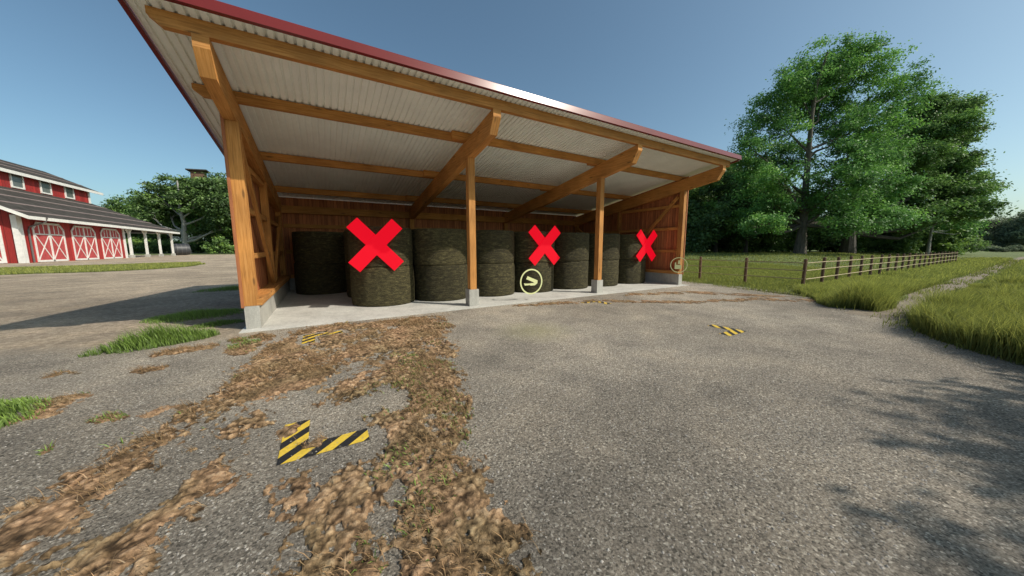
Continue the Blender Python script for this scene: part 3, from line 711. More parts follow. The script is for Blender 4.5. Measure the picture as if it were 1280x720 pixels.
# tall grass right of the path (camera side)
ptsR = [(13.6,-6.7),(12.7,-6.8),(11.5,-7.0),(10.6,-7.45),(9.7,-8.2),(8.9,-9.6),(8.5,-13),(80,-13),(80,-6.85),(20,-6.9)]
P = np.concatenate([scatter(120000, 8.5, 24, -11, -6.75, rg, ptsR), scatter(50000, 24, 80, -13, -6.6, rg, ptsR, lambda x, y: np.clip(24/x, .15, 1))])
d = dist(P); cl = fbm(P[:, 0]*.9, P[:, 1]*.9, 77, 3)
h = (.34+.62*cl)*rg.uniform(.65, 1.1, len(P)); w = np.maximum(.011, d*.0009)*rg.uniform(.7, 1.3, len(P))
h = np.where(P[:, 1] > -7.5, np.minimum(h, .16+.22*cl+.35*sstep(-6.9, -7.5, P[:, 1])*0), h)
h = np.where((P[:, 0] < 15) & (P[:, 1] <= -6.9), (.34+.62*cl)*rg.uniform(.65, 1.1, len(P)), h)
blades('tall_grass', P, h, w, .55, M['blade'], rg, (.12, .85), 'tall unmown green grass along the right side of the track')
# tall grass between track and fence
ptsL = [(13.6,-5.75),(13.35,-5.3),(13.9,-4.9),(15.3,-4.35),(16.2,-3.6),(18.3,-3.2),(80,-2.9),(80,-5.95),(40,-5.9),(18,-5.85),(15.6,-5.95),(14.8,-6.3),(13.5,-6.2)]
P = np.concatenate([scatter(95000, 13, 26, -6.3, -2.9, rg, ptsL), scatter(45000, 26, 80, -6, -2.9, rg, ptsL, lambda x, y: np.clip(26/x, .15, 1))])
d = dist(P); cl = fbm(P[:, 0]*.8, P[:, 1]*.8, 78, 3)
tall = np.exp(-((P[:, 0]-14.3)/1.1)**2-((P[:, 1]+5.75)/.6)**2)
h = np.maximum((.10+.42*cl)*rg.uniform(.6, 1.1, len(P)), tall*1.0*rg.uniform(.6, 1.05, len(P)))*np.where(P[:, 1] > -4.3, .75, 1)
w = np.maximum(.011, d*.0009)*rg.uniform(.7, 1.3, len(P))
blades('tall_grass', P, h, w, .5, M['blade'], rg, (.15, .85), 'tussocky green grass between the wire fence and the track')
P = scatter(17000, 13.6, 75, -6.9, -5.6, rg, None, lambda x, y: np.clip(26/x, .2, 1)*np.clip(.22+(fbm(x*1.3, y*2.5, 83, 3)-.5)*1.5, 0, .8))
blades('path_grass', P, rg.uniform(.05, .22, len(P)), np.maximum(.011, dist(P)*.0009), .6, M['blade'], rg, (.2, .8), 'sparse grass blades creeping over the worn dirt track')
n = 9000; t = rg.rand(n)*(len(yard)-1-6); i0_ = t.astype(int); yd = np.array(yard); P = yd[i0_]+(yd[np.minimum(i0_+1, len(yd)-1)]-yd[i0_])*(t-i0_)[:, None]+rg.normal(0, .26, (n, 2))
P = P[(P[:, 0] > 8) & (P[:, 1] > -12) & (P[:, 1] < 1.2) & (fbm(P[:, 0]*1.6, P[:, 1]*1.6, 71, 3) > .46)]; P = np.concatenate([P, np.zeros((len(P), 1))], 1)
blades('verge_grass', P, rg.uniform(.04, .24, len(P)), rg.uniform(.009, .016, len(P)), .8, M['blade'], rg, (.15, .9), 'ragged short grass creeping from the verge onto the gravel')
# meadow behind the fence
ptsM = [(16.9,.9),(16.5,-1.6),(16.1,-3.3),(18.3,-3.3),(85,-3.0),(85,30),(40,45),(17.5,22)]
P = np.concatenate([scatter(110000, 16, 34, -3.5, 16, rg, ptsM), scatter(110000, 26, 85, -3.5, 40, rg, ptsM, lambda x, y: np.clip(22/x, .1, 1))])
d = dist(P); cl = fbm(P[:, 0]*.5, P[:, 1]*.5, 79, 3)
h = (.08+.17*cl)*rg.uniform(.6, 1.2, len(P)); w = np.maximum(.012, d*.001)*rg.uniform(.7, 1.3, len(P))
blades('meadow_grass', P, h, w, .5, M['blade'], rg, (.3, .85), 'short bright green meadow grass behind the fence')
# tufts at the left of the shed
def tuft(cx, cy, rx, ry, rot, n, hh, m, lab, tone=(.3, .85)):
    r = rg.rand(n)**.62*1.15; a = rg.uniform(0, 6.283, n); r *= .75+.5*fbm(np.cos(a)*2+5+cx, np.sin(a)*2+cy+9, 91, 2)
    u, v = r*np.cos(a)*rx, r*np.sin(a)*ry; c, s = math.cos(rot), math.sin(rot)
    P = np.stack([cx+u*c-v*s, cy+u*s+v*c, np.zeros(n)], 1)
    h = np.maximum(.03, hh*rg.uniform(.45, 1.1, n)*(1.1-.72*r)); w = np.full(n, .011)*rg.uniform(.7, 1.3, n)
    return blades('grass_tuft', P, h, w, .45, m, rg, tone, lab)
tuft(-1.18, -.42, .70, .27, .35, 2300, .44, M['blade_dark'], 'sunlit bright green grass tuft on the gravel left of the shed corner', (.35, .95))
tuft(-1.45, 2.35, .85, .55, .3, 2600, .22, M['blade_dark'], 'shaded green grass patch in the shadow beside the shed wall', (.3, .8))
tuft(-.72, .95, .45, .25, .3, 900, .13, M['blade_dark'], 'low shaded grass patch close to the shed footing', (.3, .8))
tuft(-1.9, 8.7, 1.0, .6, .2, 1600, .22, M['blade_dark'], 'small shaded grass patch far along the shed side wall', (.3, .8))
tuft(-1.62, -3.1, .35, .42, .3, 1500, .22, M['blade_dark'], 'bright green grass tuft at the left edge of the yard', (.35, .95))
# low green weeds and dry straw in the mud
n = 260000; x = rg.uniform(-2.1, 4.3, n); y = rg.uniform(-7.3, -.3, n)
ix = ((x+2.1)/.009).astype(int).clip(0, mK.shape[0]-1); iy = ((y+7.3)/.009).astype(int).clip(0, mK.shape[1]-1)
cl = fbm(x*2.3, y*2.3, 55, 3); keep = (mK[ix, iy] > .5) & (rg.rand(n) < np.clip((cl-.42)*5, 0, 1))
P = np.stack([x, y, np.maximum(mZ[ix, iy], 0)-.004], 1)[keep]; P = P[rg.permutation(len(P))[:13000]]
blades('dry_straw', P, rg.uniform(.025, .085, len(P)), rg.uniform(.003, .006, len(P)), 1.5, M['straw'], rg, (.2, .95), 'short dry straw stubble caught in the tractor mud')
keep = (mK[ix, iy] > .42) & (rg.rand(n) < np.clip((fbm(x*1.7+40, y*1.7, 56, 3)-.63)*7, 0, 1)) & (rg.rand(n) < np.where(x > .3, .35, 1))
P = np.stack([x, y, np.maximum(mZ[ix, iy], 0)-.003], 1)[keep][:1500]
blades('low_weeds', P, rg.uniform(.02, .055, len(P)), rg.uniform(.006, .012, len(P)), 1.1, M['blade_dark'], rg, (.3, .9), 'sparse low green weeds growing along the mud streaks')
# short turf on the strip by the barn road
P = scatter(70000, -36, -9, 24, 45, rg, strip); P[:, 2] = .006
blades('strip_grass', P, rg.uniform(.08, .2, len(P)), dist(P)*.0012, .5, M['blade'], rg, (.35, .95), 'long mown grass strip between the barn road and the gravel yard')
# loose pebbles near the camera
n = 16000; x = rg.uniform(-1.5, 6.5, n); y = -8.0+5.5*rg.rand(n)**1.3
r = .004+.010*rg.rand(n)**4; th = rg.uniform(0, 6.28, n)
base = np.array([[1,0,0],[0,1,0],[-1,0,0],[0,-1,0],[0,0,.75]], float)
jit = 1+.5*(rg.rand(n, 5, 1)-.5)
Vv = base[None]*jit*r[:, None, None]; c, s = np.cos(th)[:, None], np.sin(th)[:, None]
Vx = Vv[:, :, 0]*c-Vv[:, :, 1]*s*.75+x[:, None]; Vy = Vv[:, :, 0]*s+Vv[:, :, 1]*c*.75+y[:, None]; Vz = Vv[:, :, 2]+.0025
i = np.arange(n)*5
F = np.concatenate([np.stack([i, i+1, i+4], 1), np.stack([i+1, i+2, i+4], 1), np.stack([i+2, i+3, i+4], 1), np.stack([i+3, i, i+4], 1)])
tag(np_mesh('pebbles', np.stack([Vx, Vy, Vz], -1).reshape(-1, 3), F, M['stone']), 'fine loose pebbles strewn over the near gravel yard', 'pebbles', kind='stuff')

# ------------------------------------------------------------------ fences
def fence(name, spots, lab):
    (x0, y0) = spots[0]; f = tag(empty(name, (x0, y0, 0)), lab, 'fence')
    for (x, y) in spots:
        z = float(ground_h(np.array(x), np.array(y))); mb = MB(); tx, ty = rnd.uniform(-.02, .02), rnd.uniform(-.02, .02); h = 1.21+rnd.uniform(-.02, .02)
        mb.tube([(x-x0, y-y0, z-.1), (x-x0+tx*.5, y-y0+ty*.5, z+.6), (x-x0+tx, y-y0+ty, z+h-.02), (x-x0+tx, y-y0+ty, z+h)], [.062, .06, .058, .04], 8)
        mb.build('fence_post', M['wood_dark'], f)
    dx, dy = spots[-1][0]-x0, spots[-1][1]-y0; Ln = math.hypot(dx, dy)
    nrm = (dy/Ln*.075, -dx/Ln*.075)
    if nrm[1] > 0 or nrm[0] > .05: nrm = (-nrm[0], -nrm[1])
    for hz in (.39, .73, 1.04):
        mb = MB(); pts = []
        for (x, y) in spots:
            z = float(ground_h(np.array(x), np.array(y))); pts.append((x-x0+nrm[0], y-y0+nrm[1], z+hz+rnd.uniform(-.015, .015)))
        mb.tube(pts, .017, 5); mb.build('rail', M['rail'], f)
M['rail'] = plain('pale_rail', (.42, .33, .20), .8, .2, 1.5)
fence('wire_fence', [(18.0, -3.3+1.07), (18.0, -.95), (18.0, 1.05), (18.0, 3.1), (18.0, 5.2), (18.0, 7.3), (18, 9.4)][0:0]+[(18.0, -1.25), (18.0, .8), (18.0, 2.85), (18.0, 4.9), (18.0, 6.95), (18.0, 9)], 'short run of post and rail fence going back behind the shed corner')
fence('wire_fence', [(18.0, -3.3)]+[(18.0+2.1+1.86*k, -3.3) for k in range(22)], 'long run of post and rail fence receding beside the grass track')
mb = MB()
# rails joining the two runs belong to the short run
f = [o for o in bpy.data.objects if o.name == 'wire_fence'][0]
for hz in (.39, .73, 1.04):
    mb = MB(); mb.tube([(-.08, -2.05, hz), (-.075, 0, hz)], .021, 5); mb.build('rail', M['rail'], f)

# ------------------------------------------------------------------ big red barn
barn = tag(empty('red_barn', (-29, 53.4, 0)), 'big red barn with white trimmed double doors and dark two-level roof', 'barn')
bx, by = -29.0, 53.4
def bpart(fn, name, parent, m):
    mb = MB(); fn(mb)
    mb.v = [(v[0]-bx, v[1]-by, v[2]) for v in mb.v]
    return mb.build(name, M[m], parent)
zl = lambda x: 5.45+(-27.6-x)*.57           # lean-to roof top
wall = bpart(lambda m: m.box(-29.3, -29, 53.4, 76.6, 0, 6.2), 'wall', barn, 'barn_y')
bpart(lambda m: m.prism([(-29.32, 0), (-29.32, zl(-29.32)-.1), (-36, zl(-36)-.1), (-36, 12.4), (-36.2, 12.5), (-42, 15.4), (-47.8, 12.5), (-48, 12.4), (-48, zl(-36)-.1), (-55, 6.2), (-55, 0)], 'y', 53.4, 53.7), 'gable_wall', barn, 'barn_x')
bpart(lambda m: m.box(-36.3, -36, 53.75, 85.8, 6.5, 12.6), 'upper_wall', barn, 'barn_y')
bpart(lambda m: m.prism([(-36.3, 6.5), (-36.3, 12.4), (-42, 15.3), (-47.7, 12.4), (-47.7, 6.5)], 'y', 85.5, 85.79), 'gable_wall', barn, 'barn_x')
# lean-to roof with a hipped far end
def lean(m):
    t = .16
    m.hexa([(-27.6, 52.3, zl(-27.6)-t), (-27.6, 97.6, zl(-27.6)-t), (-36.02, 86.2, zl(-36.02)-t), (-36.02, 52.3, zl(-36.02)-t),
            (-27.6, 52.3, zl(-27.6)), (-27.6, 97.6, zl(-27.6)), (-36.02, 86.2, zl(-36.02)), (-36.02, 52.3, zl(-36.02))])
lr = bpart(lean, 'roof', barn, 'shingle')
def hip(m):
    z0, z1 = zl(-27.6), zl(-36.02)
    m.poly([(-27.6, 97.6, z0), (-44, 97.6, z0), (-36.02, 86.2, z1)]); m.poly([(-27.6, 97.6, z0-.16), (-36.02, 86.2, z1-.16), (-44, 97.6, z0-.16)])
bpart(hip, 'roof', barn, 'shingle')
for xs in (-28.6, -30.6, -32.7, -34.7):
    f_ = (-27.6-xs)/8.42; ye = 97.4-f_*11.3
    bpart(lambda m: m.hexa([(xs, 52.35, zl(xs)+.004), (xs, ye, zl(xs)+.004), (xs-.22, ye-.2, zl(xs-.22)+.004), (xs-.22, 52.35, zl(xs-.22)+.004), (xs, 52.35, zl(xs)+.06), (xs, ye, zl(xs)+.06), (xs-.22, ye-.2, zl(xs-.22)+.06), (xs-.22, 52.35, zl(xs-.22)+.06)]), 'roof_seam', lr, 'seam')
bpart(lambda m: m.box(-27.6, -27.5, 52.2, 97.7, zl(-27.6)-.36, zl(-27.6)+.02), 'fascia', lr, 'white')
bpart(lambda m: m.prism([(-27.5, zl(-27.6)-.36), (-27.5, zl(-27.6)+.03), (-36, zl(-36)+.03), (-36, zl(-36)-.36)], 'y', 52.08, 52.19), 'verge_trim', lr, 'white')
bpart(lambda m: m.box(-44, -27.62, 97.62, 97.7, zl(-27.6)-.36, zl(-27.6)+.02), 'fascia', lr, 'white')
# upper roof
zu = lambda x: 12.55+(-35.3-x)*.5
ur = bpart(lambda m: m.hexa([(-35.3, 52.3, zu(-35.3)-.15), (-35.3, 88.4, zu(-35.3)-.15), (-42, 88.4, zu(-42)-.15), (-42, 52.3, zu(-42)-.15), (-35.3, 52.3, zu(-35.3)), (-35.3, 88.4, zu(-35.3)), (-42, 88.4, zu(-42)), (-42, 52.3, zu(-42))]), 'roof', barn, 'shingle')
bpart(lambda m: m.hexa([(-42, 52.3, zu(-42)-.15), (-42, 88.4, zu(-42)-.15), (-48.7, 88.4, 12.4), (-48.7, 52.3, 12.4), (-42, 52.3, zu(-42)), (-42, 88.4, zu(-42)), (-48.7, 88.4, 12.55), (-48.7, 52.3, 12.55)]), 'roof', barn, 'shingle')
bpart(lambda m: m.box(-35.3, -35.2, 52.2, 88.5, zu(-35.3)-.42, zu(-35.3)+.02), 'fascia', ur, 'white')
for xs in (-37.6, -39.8): bpart(lambda m: m.hexa([(xs, 52.35, zu(xs)+.004), (xs, 88.3, zu(xs)+.004), (xs-.2, 88.3, zu(xs-.2)+.004), (xs-.2, 52.35, zu(xs-.2)+.004), (xs, 52.35, zu(xs)+.06), (xs, 88.3, zu(xs)+.06), (xs-.2, 88.3, zu(xs-.2)+.06), (xs-.2, 52.35, zu(xs-.2)+.06)]), 'roof_seam', ur, 'seam')
# clerestory windows
for y0 in (56.9, 62.4, 68.0, 73.55, 79.1):
    w = bpart(lambda m: m.box(-36.0, -35.93, y0, y0+1.9, 10.55, 12.3), 'window', barn, 'glass')
    def fr(m):
        for a in ((y0-.22, y0, 10.35, 12.42), (y0+1.9, y0+2.12, 10.35, 12.42)): m.box(-35.99, -35.86, *a)
        m.box(-35.99, -35.86, y0, y0+1.9, 10.35, 10.55)
    bpart(fr, 'window_frame', w, 'white')
# barn doors: chamfered white frame, cross bracing, small top panels
def door(y0, y1, z1=5.0, face=-29.0):
    ch = .75; yc = (y0+y1)/2; f = face
    d = bpart(lambda m: m.prism([(y0, .05), (y1, .05), (y1, z1-ch), (y1-ch, z1), (y0+ch, z1), (y0, z1-ch)], 'x', f+.003, f+.07), 'door', barn, 'barn_door')
    def fr(m):
        w = .3
        for (p, q) in (((y0+w/2, .06), (y0+w/2, z1-ch)), ((y1-w/2, .06), (y1-w/2, z1-ch)), ((y0+ch, z1-w/2), (y1-ch, z1-w/2)), ((y0+w/2, z1-ch-.1), (y0+ch+.1, z1-w/2)), ((y1-w/2, z1-ch-.1), (y1-ch-.1, z1-w/2)), ((y0+w, .16), (y1-w, .16)), ((yc, .06), (yc, z1-w))):
            m.beam((f+.10, p[0], p[1]), (f+.10, q[0], q[1]), .06, w*(.85 if p[0] == q[0] == yc else .8), (1, 0, 0))
    bpart(fr, 'door_frame', d, 'white')
    def br(m):
        for s, (a, b) in enumerate(((y0+.3, yc-.12), (yc+.12, y1-.3))):
            m.beam((f+.088, a, .3), (f+.088, b, z1-1.55), .03, .13, (1, 0, 0)); m.beam((f+.092, b, .3), (f+.092, a, z1-1.55), .03, .13, (1, 0, 0))
            m.beam((f+.10, a, z1-1.5), (f+.10, b, z1-1.5), .04, .14, (1, 0, 0))
            for k in (1, 2): 
                yy = a+(b-a)*k/3; m.beam((f+.095, yy, z1-1.45), (f+.095, yy, z1-.3), .03, .1, (1, 0, 0))
    bpart(br, 'brace', d, 'white')
door(55.3, 60.9); door(62.3, 67.9); door(69.2, 74.8)
# gable end door and corner boards
gd = bpart(lambda m: m.prism([(-33.85, .05), (-30.15, .05), (-30.15, 4.3), (-30.75, 4.9), (-33.25, 4.9), (-33.85, 4.3)], 'y', 53.32, 53.397), 'door', barn, 'barn_door')
def gfr(m):
    for (p, q) in (((-30.30, .05), (-30.30, 4.3)), ((-33.70, .05), (-33.70, 4.3)), ((-32.00, .05), (-32.00, 4.8)), ((-30.65, 4.8), (-33.35, 4.8)), ((-30.30, 4.2), (-30.85, 4.8)), ((-33.70, 4.2), (-33.15, 4.8)), ((-30.45, .17), (-33.55, .17)), ((-30.45, 3.4), (-33.55, 3.4))):
        m.beam((p[0], 53.28, p[1]), (q[0], 53.28, q[1]), .06, .28, (0, 1, 0))
    m.beam((-30.45, 53.3, .3), (-31.85, 53.3, 3.3), .03, .13, (0, 1, 0)); m.beam((-31.85, 53.295, .3), (-30.45, 53.295, 3.3), .03, .13, (0, 1, 0))
bpart(gfr, 'door_frame', gd, 'white')
bpart(lambda m: m.box(-29.36, -28.93, 53.25, 53.396, 0, 5.6), 'corner_board', barn, 'white')
bpart(lambda m: m.box(-28.997, -28.92, 53.4, 54.0, 0, 5.7), 'corner_board', barn, 'white')
bpart(lambda m: m.box(-29.2, -28.9, 76.0, 76.62, 0, 5.7), 'corner_board', barn, 'white')
bpart(lambda m: m.box(-36.1, -35.9, 85.4, 85.85, 10, 12.5), 'corner_board', barn, 'white')
def pipe(m):
    m.tube([(-27.42, 54.9, 5.45), (-27.6, 54.9, 4.9), (-28.75, 54.6, 4.3), (-28.85, 54.6, 3.9), (-28.85, 54.6, .05)], .09, 8)
bpart(pipe, 'downpipe', barn, 'pipe')
for y in (77.5, 83.6, 89.8, 96.4):
    def pp(m):
        m.box(-28.88, -28.56, y-.16, y+.16, .55, 5.2); m.beam((-28.72, y, 4.3), (-28.72, y+.9, 5.2), .2, .2, (1, 0, 0)); m.beam((-28.72, y, 4.3), (-28.72, y-.9, 5.2), .2, .2, (1, 0, 0))
    q = bpart(pp, 'porch_post', barn, 'white'); bpart(lambda m: m.box(-29.02, -28.42, y-.3, y+.3, 0, .548), 'footing', q, 'footing')
bpart(lambda m: m.box(-28.95, -28.5, 76.65, 97.5, 5.2, 5.42), 'porch_beam', barn, 'white')

# ------------------------------------------------------------------ dark tank by the barn end, far tower
tk = tag(empty('wrapped_bale', (-29.8, 105.2, 0), R(25)), 'dark rounded wrapped bale lying just past the barn canopy end', 'bale')
mb = MB(); pts = [(-1.6, 0, 1.45), (-1.5, 0, 1.45), (-.9, 0, 1.45), (.9, 0, 1.45), (1.5, 0, 1.45), (1.6, 0, 1.45)]; mb.tube(pts, [1.2, 1.35, 1.45, 1.45, 1.35, 1.2], 24); mb.build('bale_body', M['tarp'], tk)
for xx in (-.8, 0, .8):
    mb = MB(); mb.tube([(xx-.03, 0, 1.45), (xx+.03, 0, 1.45)], 1.462, 24, False); mb.build('wrap_band', M['pipe'], tk)
tw = tag(empty('wooden_tower', (-37.2, 160, .6)), 'small brown roofed tower top rising above the left trees', 'tower')
mb = MB(); mb.box(-1.9, 1.9, -1.9, 1.9, 26.2, 29.9); mb.build('cabin', M['wood_dark'], tw)
mb = MB(); mb.prism([(-2.9, 29.9), (2.9, 30.2), (2.9, 30.6), (-2.9, 30.3)], 'y', -2.9, 2.9); mb.build('roof', M['shingle'], tw)
for sx in (-1.7, 1.7):
    for sy in (-1.7, 1.7):
        mb = MB(); mb.beam((sx*1.4, sy*1.4, -.6), (sx, sy, 26.2), .4, .4, (1, 0, 0)); mb.build('leg', M['wood_dark'], tw)

# ------------------------------------------------------------------ trees
def leaves_mesh(cl, cr, n_per, size, rg, flat=.7, lobe_c=None, zmin=.2):
    """cl (k,3) clump centres, cr (k,) radii; returns V, F, shade"""
    k = len(cl); n = n_per; c = np.repeat(cl, n, 0); r = np.repeat(cr, n)[:, None]
    g = rg.normal(0, .48, (k*n, 3)); g[:, 2] *= flat; p = c+g*r
    up = rg.normal(0, 1, (k*n, 3)); up[:, 2] = np.abs(up[:, 2])*1.1+.35; up += g*.9
    up /= np.linalg.norm(up, axis=1)[:, None]
    t = rg.normal(0, 1, (k*n, 3)); a = np.cross(up, t); a /= np.linalg.norm(a, axis=1)[:, None]; b = np.cross(up, a)
    s = (size*rg.uniform(.55, 1.3, k*n))[:, None]
    V = np.stack([p-a*s, p-b*s*.52+up*s*.12, p+a*s, p+b*s*.52-up*s*.05], 1).reshape(-1, 3)
    i = np.arange(k*n)*4; F = np.stack([i, i+1, i+2, i+3], 1)
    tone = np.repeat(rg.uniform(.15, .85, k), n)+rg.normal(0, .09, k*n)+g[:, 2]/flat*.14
    ok = (p[:, 2] > zmin)
    V = V.reshape(-1, 4, 3)[ok].reshape(-1, 3); tone = tone[ok]; m = ok.sum(); i = np.arange(m)*4
    return V, np.stack([i, i+1, i+2, i+3], 1), np.repeat(np.clip(tone, 0, 1), 4)
def make_tree(name, label, loc, H, lobes, trunk_r, leafm, barkm, seed, nclump, nleaf, lsize, csize, group=None, rz=0.0, first_limb=.25, lean=0.0, flat=.7, limbs=True, cat='tree'):
    rg = np.random.RandomState(seed); e = tag(empty(name, loc, rz), label, cat, group)
    vol = np.array([l[3]*l[4]*l[5] for l in lobes])**.66; vol /= vol.sum()
    cls = []; own = []
    for j, l in enumerate(lobes):
        m = max(3, int(nclump*vol[j])); d = rg.normal(0, 1, (m, 3)); d /= np.linalg.norm(d, axis=1)[:, None]
        rr = rg.rand(m)**.42; rr *= 1+.12*(rg.rand(m)-.3)
        cls.append(np.array(l[:3])+d*rr[:, None]*np.array(l[3:6])); own += [j]*m
    cl = np.concatenate(cls); own = np.array(own)
    cr = csize*rg.uniform(.6, 1.35, len(cl))
    V, F, S = leaves_mesh(cl, cr, nleaf, lsize, rg, flat)
    # light put into the leaf tone: clump tops lighter, undersides darker
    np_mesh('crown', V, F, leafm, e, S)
    if limbs:
        mb = MB(); top = max(l[2] for l in lobes); x = lean*top
        path = [Vector((0, 0, -.2))]; nseg = 7
        for i in range(1, nseg+1):
            f = i/nseg; path.append(Vector((lean*top*f+rg.uniform(-.02, .02)*H*f, rg.uniform(-.02, .02)*H*f, top*f)))
        rad = [trunk_r*1.35]+[trunk_r*(1-.82*(i/nseg)**.8) for i in range(1, nseg+1)]
        mb.tube(path, rad, 9)
        def at(f):
            q = f*nseg; i = min(int(q), nseg-1); return path[i].lerp(path[i+1], q-i)
        for j, l in enumerate(lobes):
            c = Vector(l[:3]); f = max(first_limb, min(.9, (c.z-.35*math.hypot(c.x, c.y)-.5*l[5])/top)); s0 = at(f)
            if (c-s0).length < .4: continue
            hl = (c-s0).length; s0 = at(max(first_limb*.8, f-.06)); mid = s0.lerp(c, .5)+Vector((rg.uniform(-.08, .08)*hl, rg.uniform(-.08, .08)*hl, -.10*hl+rg.uniform(-.05, .05)*hl))
            r0 = trunk_r*(.42-.28*f); jt = lambda: Vector((rg.uniform(-.04, .04)*hl, rg.uniform(-.04, .04)*hl, rg.uniform(-.03, .03)*hl)); mb.tube([s0, s0.lerp(mid, .5)+jt(), mid, mid.lerp(c, .6)+jt(), c], [r0*1.2, r0, r0*.75, r0*.5, r0*.3], 6)
            mine = cl[own == j]; rg.shuffle(mine)
            for p in mine[:14]:
                p = Vector(p); b0 = mid.lerp(c, rg.uniform(.2, 1)); q = b0.lerp(p, .5)+Vector((rg.uniform(-.3, .3), rg.uniform(-.3, .3), rg.uniform(-.2, .3)))
                mb.tube([b0, q, p], [r0*.3, r0*.18, r0*.06], 5, False)
        mb.build('trunk', barkm, e)
    return e

VZ = R(-30.69)        # camera heading; tree-local x is lateral to the view of the yard
def gz(x, y): return float(ground_h(np.array(float(x)), np.array(float(y))))
# --- the tall tree
k = 1.0/9.45
tx, ty = 55.7, 8.6
# lobes from its outline: lateral metres, depth, height, radii
_F = Vector((.5064, .8530, -.1258)); _R = Vector((.8599, -.5105, 0)); _U = _R.cross(_F)
def lob(px_, py_, rx, ry, d=0.0, rd=None, base=None):
    # crown lobe of a tree standing at base, given by its bearing and elevation from the yard
    b = Vector(base)-Vector((1.354, -8.256, 1.664)); D = b.dot(_F)+d; k = D/396.0
    q = (_F+_R*((px_-640)/396.0)-_U*((py_-360)/396.0))*D-b
    h = math.hypot(q.x, q.y)
    return (q.x, q.y, q.z, rx*k, (rd or rx)*k, ry*k)
lobA = lambda a, b, c, e, d=0.0: lob(a, b, c, e, d, None, (tx, ty, gz(tx, ty)))
big = [lobA(1035, 92, 46, 36, .5), lobA(1070, 82, 34, 30, -.5), lobA(1000, 112, 36, 30, -1), lobA(1117, 118, 33, 32, 1), lobA(965, 150, 36, 30, 0), lobA(945, 190, 26, 34, -1), lobA(938, 232, 20, 26, 1),
       lobA(1085, 165, 38, 30, -1.5), lobA(1055, 150, 30, 24, 2.5), lobA(1105, 190, 30, 26, 2), lobA(1060, 205, 40, 26, -2.5), lobA(985, 195, 28, 22, 2.5), lobA(1090, 235, 40, 26, 1), lobA(1040, 250, 34, 20, -2.5), lobA(965, 250, 28, 24, -1), lobA(1105, 270, 34, 18, -1), lobA(1020, 130, 26, 22, 3), lobA(1055, 225, 28, 16, -5), lobA(975, 215, 24, 16, -4), lobA(958, 278, 26, 10, -4), lobA(1065, 280, 34, 12, -4), lobA(940, 275, 22, 16, 2)]
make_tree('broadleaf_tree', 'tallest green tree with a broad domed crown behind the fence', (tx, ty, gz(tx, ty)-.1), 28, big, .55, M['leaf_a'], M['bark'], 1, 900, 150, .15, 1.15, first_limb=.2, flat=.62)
# --- darker layered tree on its right
tx2, ty2 = 70.2, 7.5; sc2 = .1215
def lob2(px_, py_, rx, ry, d=0.0): return lob(px_, py_, rx, ry, d, None, (tx2, ty2, gz(tx2, ty2)))
sec = [lob2(1160, 135, 20, 18), lob2(1190, 140, 22, 16, 2), lob2(1170, 165, 34, 20, -1), lob2(1200, 172, 18, 11, 1), lob2(1150, 195, 30, 18, -2), lob2(1198, 205, 24, 13, 0), lob2(1180, 225, 34, 14, 2), lob2(1135, 165, 18, 26, 1), lob2(1204, 240, 26, 9, -1), lob2(1226, 238, 12, 5, 0), lob2(1130, 235, 30, 20, 1), lob2(1190, 262, 36, 14, -2), lob2(1208, 262, 14, 8, 1), lob2(1140, 275, 30, 14, -1)]
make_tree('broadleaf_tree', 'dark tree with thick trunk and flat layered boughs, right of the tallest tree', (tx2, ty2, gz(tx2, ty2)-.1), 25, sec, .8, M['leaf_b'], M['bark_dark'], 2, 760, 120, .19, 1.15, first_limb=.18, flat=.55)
# --- slender pale birch
bx3, by3 = 1.354+52*(.5104+1.3056*.8599), -8.256+52*(.8599-1.3056*.5104)
def lob3(px_, py_, rx, ry, d=0.0): return lob(px_, py_, rx, ry, d, None, (bx3, by3, gz(bx3, by3)))
bir = [lob3(1168, 215, 24, 22), lob3(1180, 195, 18, 18, 1), lob3(1190, 240, 22, 14, -1), lob3(1196, 282, 18, 10, 1), lob3(1175, 262, 18, 16, -1), lob3(1208, 292, 10, 7, 0)]
make_tree('birch_tree', 'slender pale trunked tree leaning in front of the dark layered tree', (bx3, by3, gz(bx3, by3)-.1), 17, bir, .22, M['leaf_a'], M['birch'], 3, 130, 80, .22, 1.1, first_limb=.3, lean=.10)
# --- trees behind on the left of the tallest (dark wood)
def dome(H, W, rg, n=7, low=.12):
    out = [(0, 0, H*.8, W*.32, W*.32, H*.18)]
    for i in range(n):
        a = 6.283*i/n+rg.uniform(-.3, .3); f = rg.uniform(.45, .75); z = H*rg.uniform(low+.12, .72)
        out.append((math.cos(a)*W*.5*f*1.25, math.sin(a)*W*.5*f*1.25, z, W*rg.uniform(.2, .3), W*rg.uniform(.2, .3), H*rg.uniform(.13, .2)))
    return out
rgn = random.Random(17)
proto = []
for v in range(4):
    t = make_tree('wood_tree', None, (0, 0, 0), 14, dome(14, 10 if v < 2 else 8.5, rgn, 8, .1), .28, M['leaf_c'] if v != 1 else M['leaf_b'], M['bark_dark'], 60+v, 240, 75, .24, 1.1)
    proto.append(t)
shr = [make_tree('shrub', None, (0, 0, 0), 3.2, [(0, 0, 1.6, 1.5, 1.5, 1.3), (1.1, .3, 1.1, 1.1, 1.1, 1.0), (-1.2, -.2, 1.2, 1.2, 1.1, 1.0)], .06, m_, M['bark_dark'], 80+i, 70, 45, .16, .55, cat='shrub') for i, m_ in enumerate((M['leaf_c'], M['leaf_d']))]
pu = [0]*4; su = [0, 0]
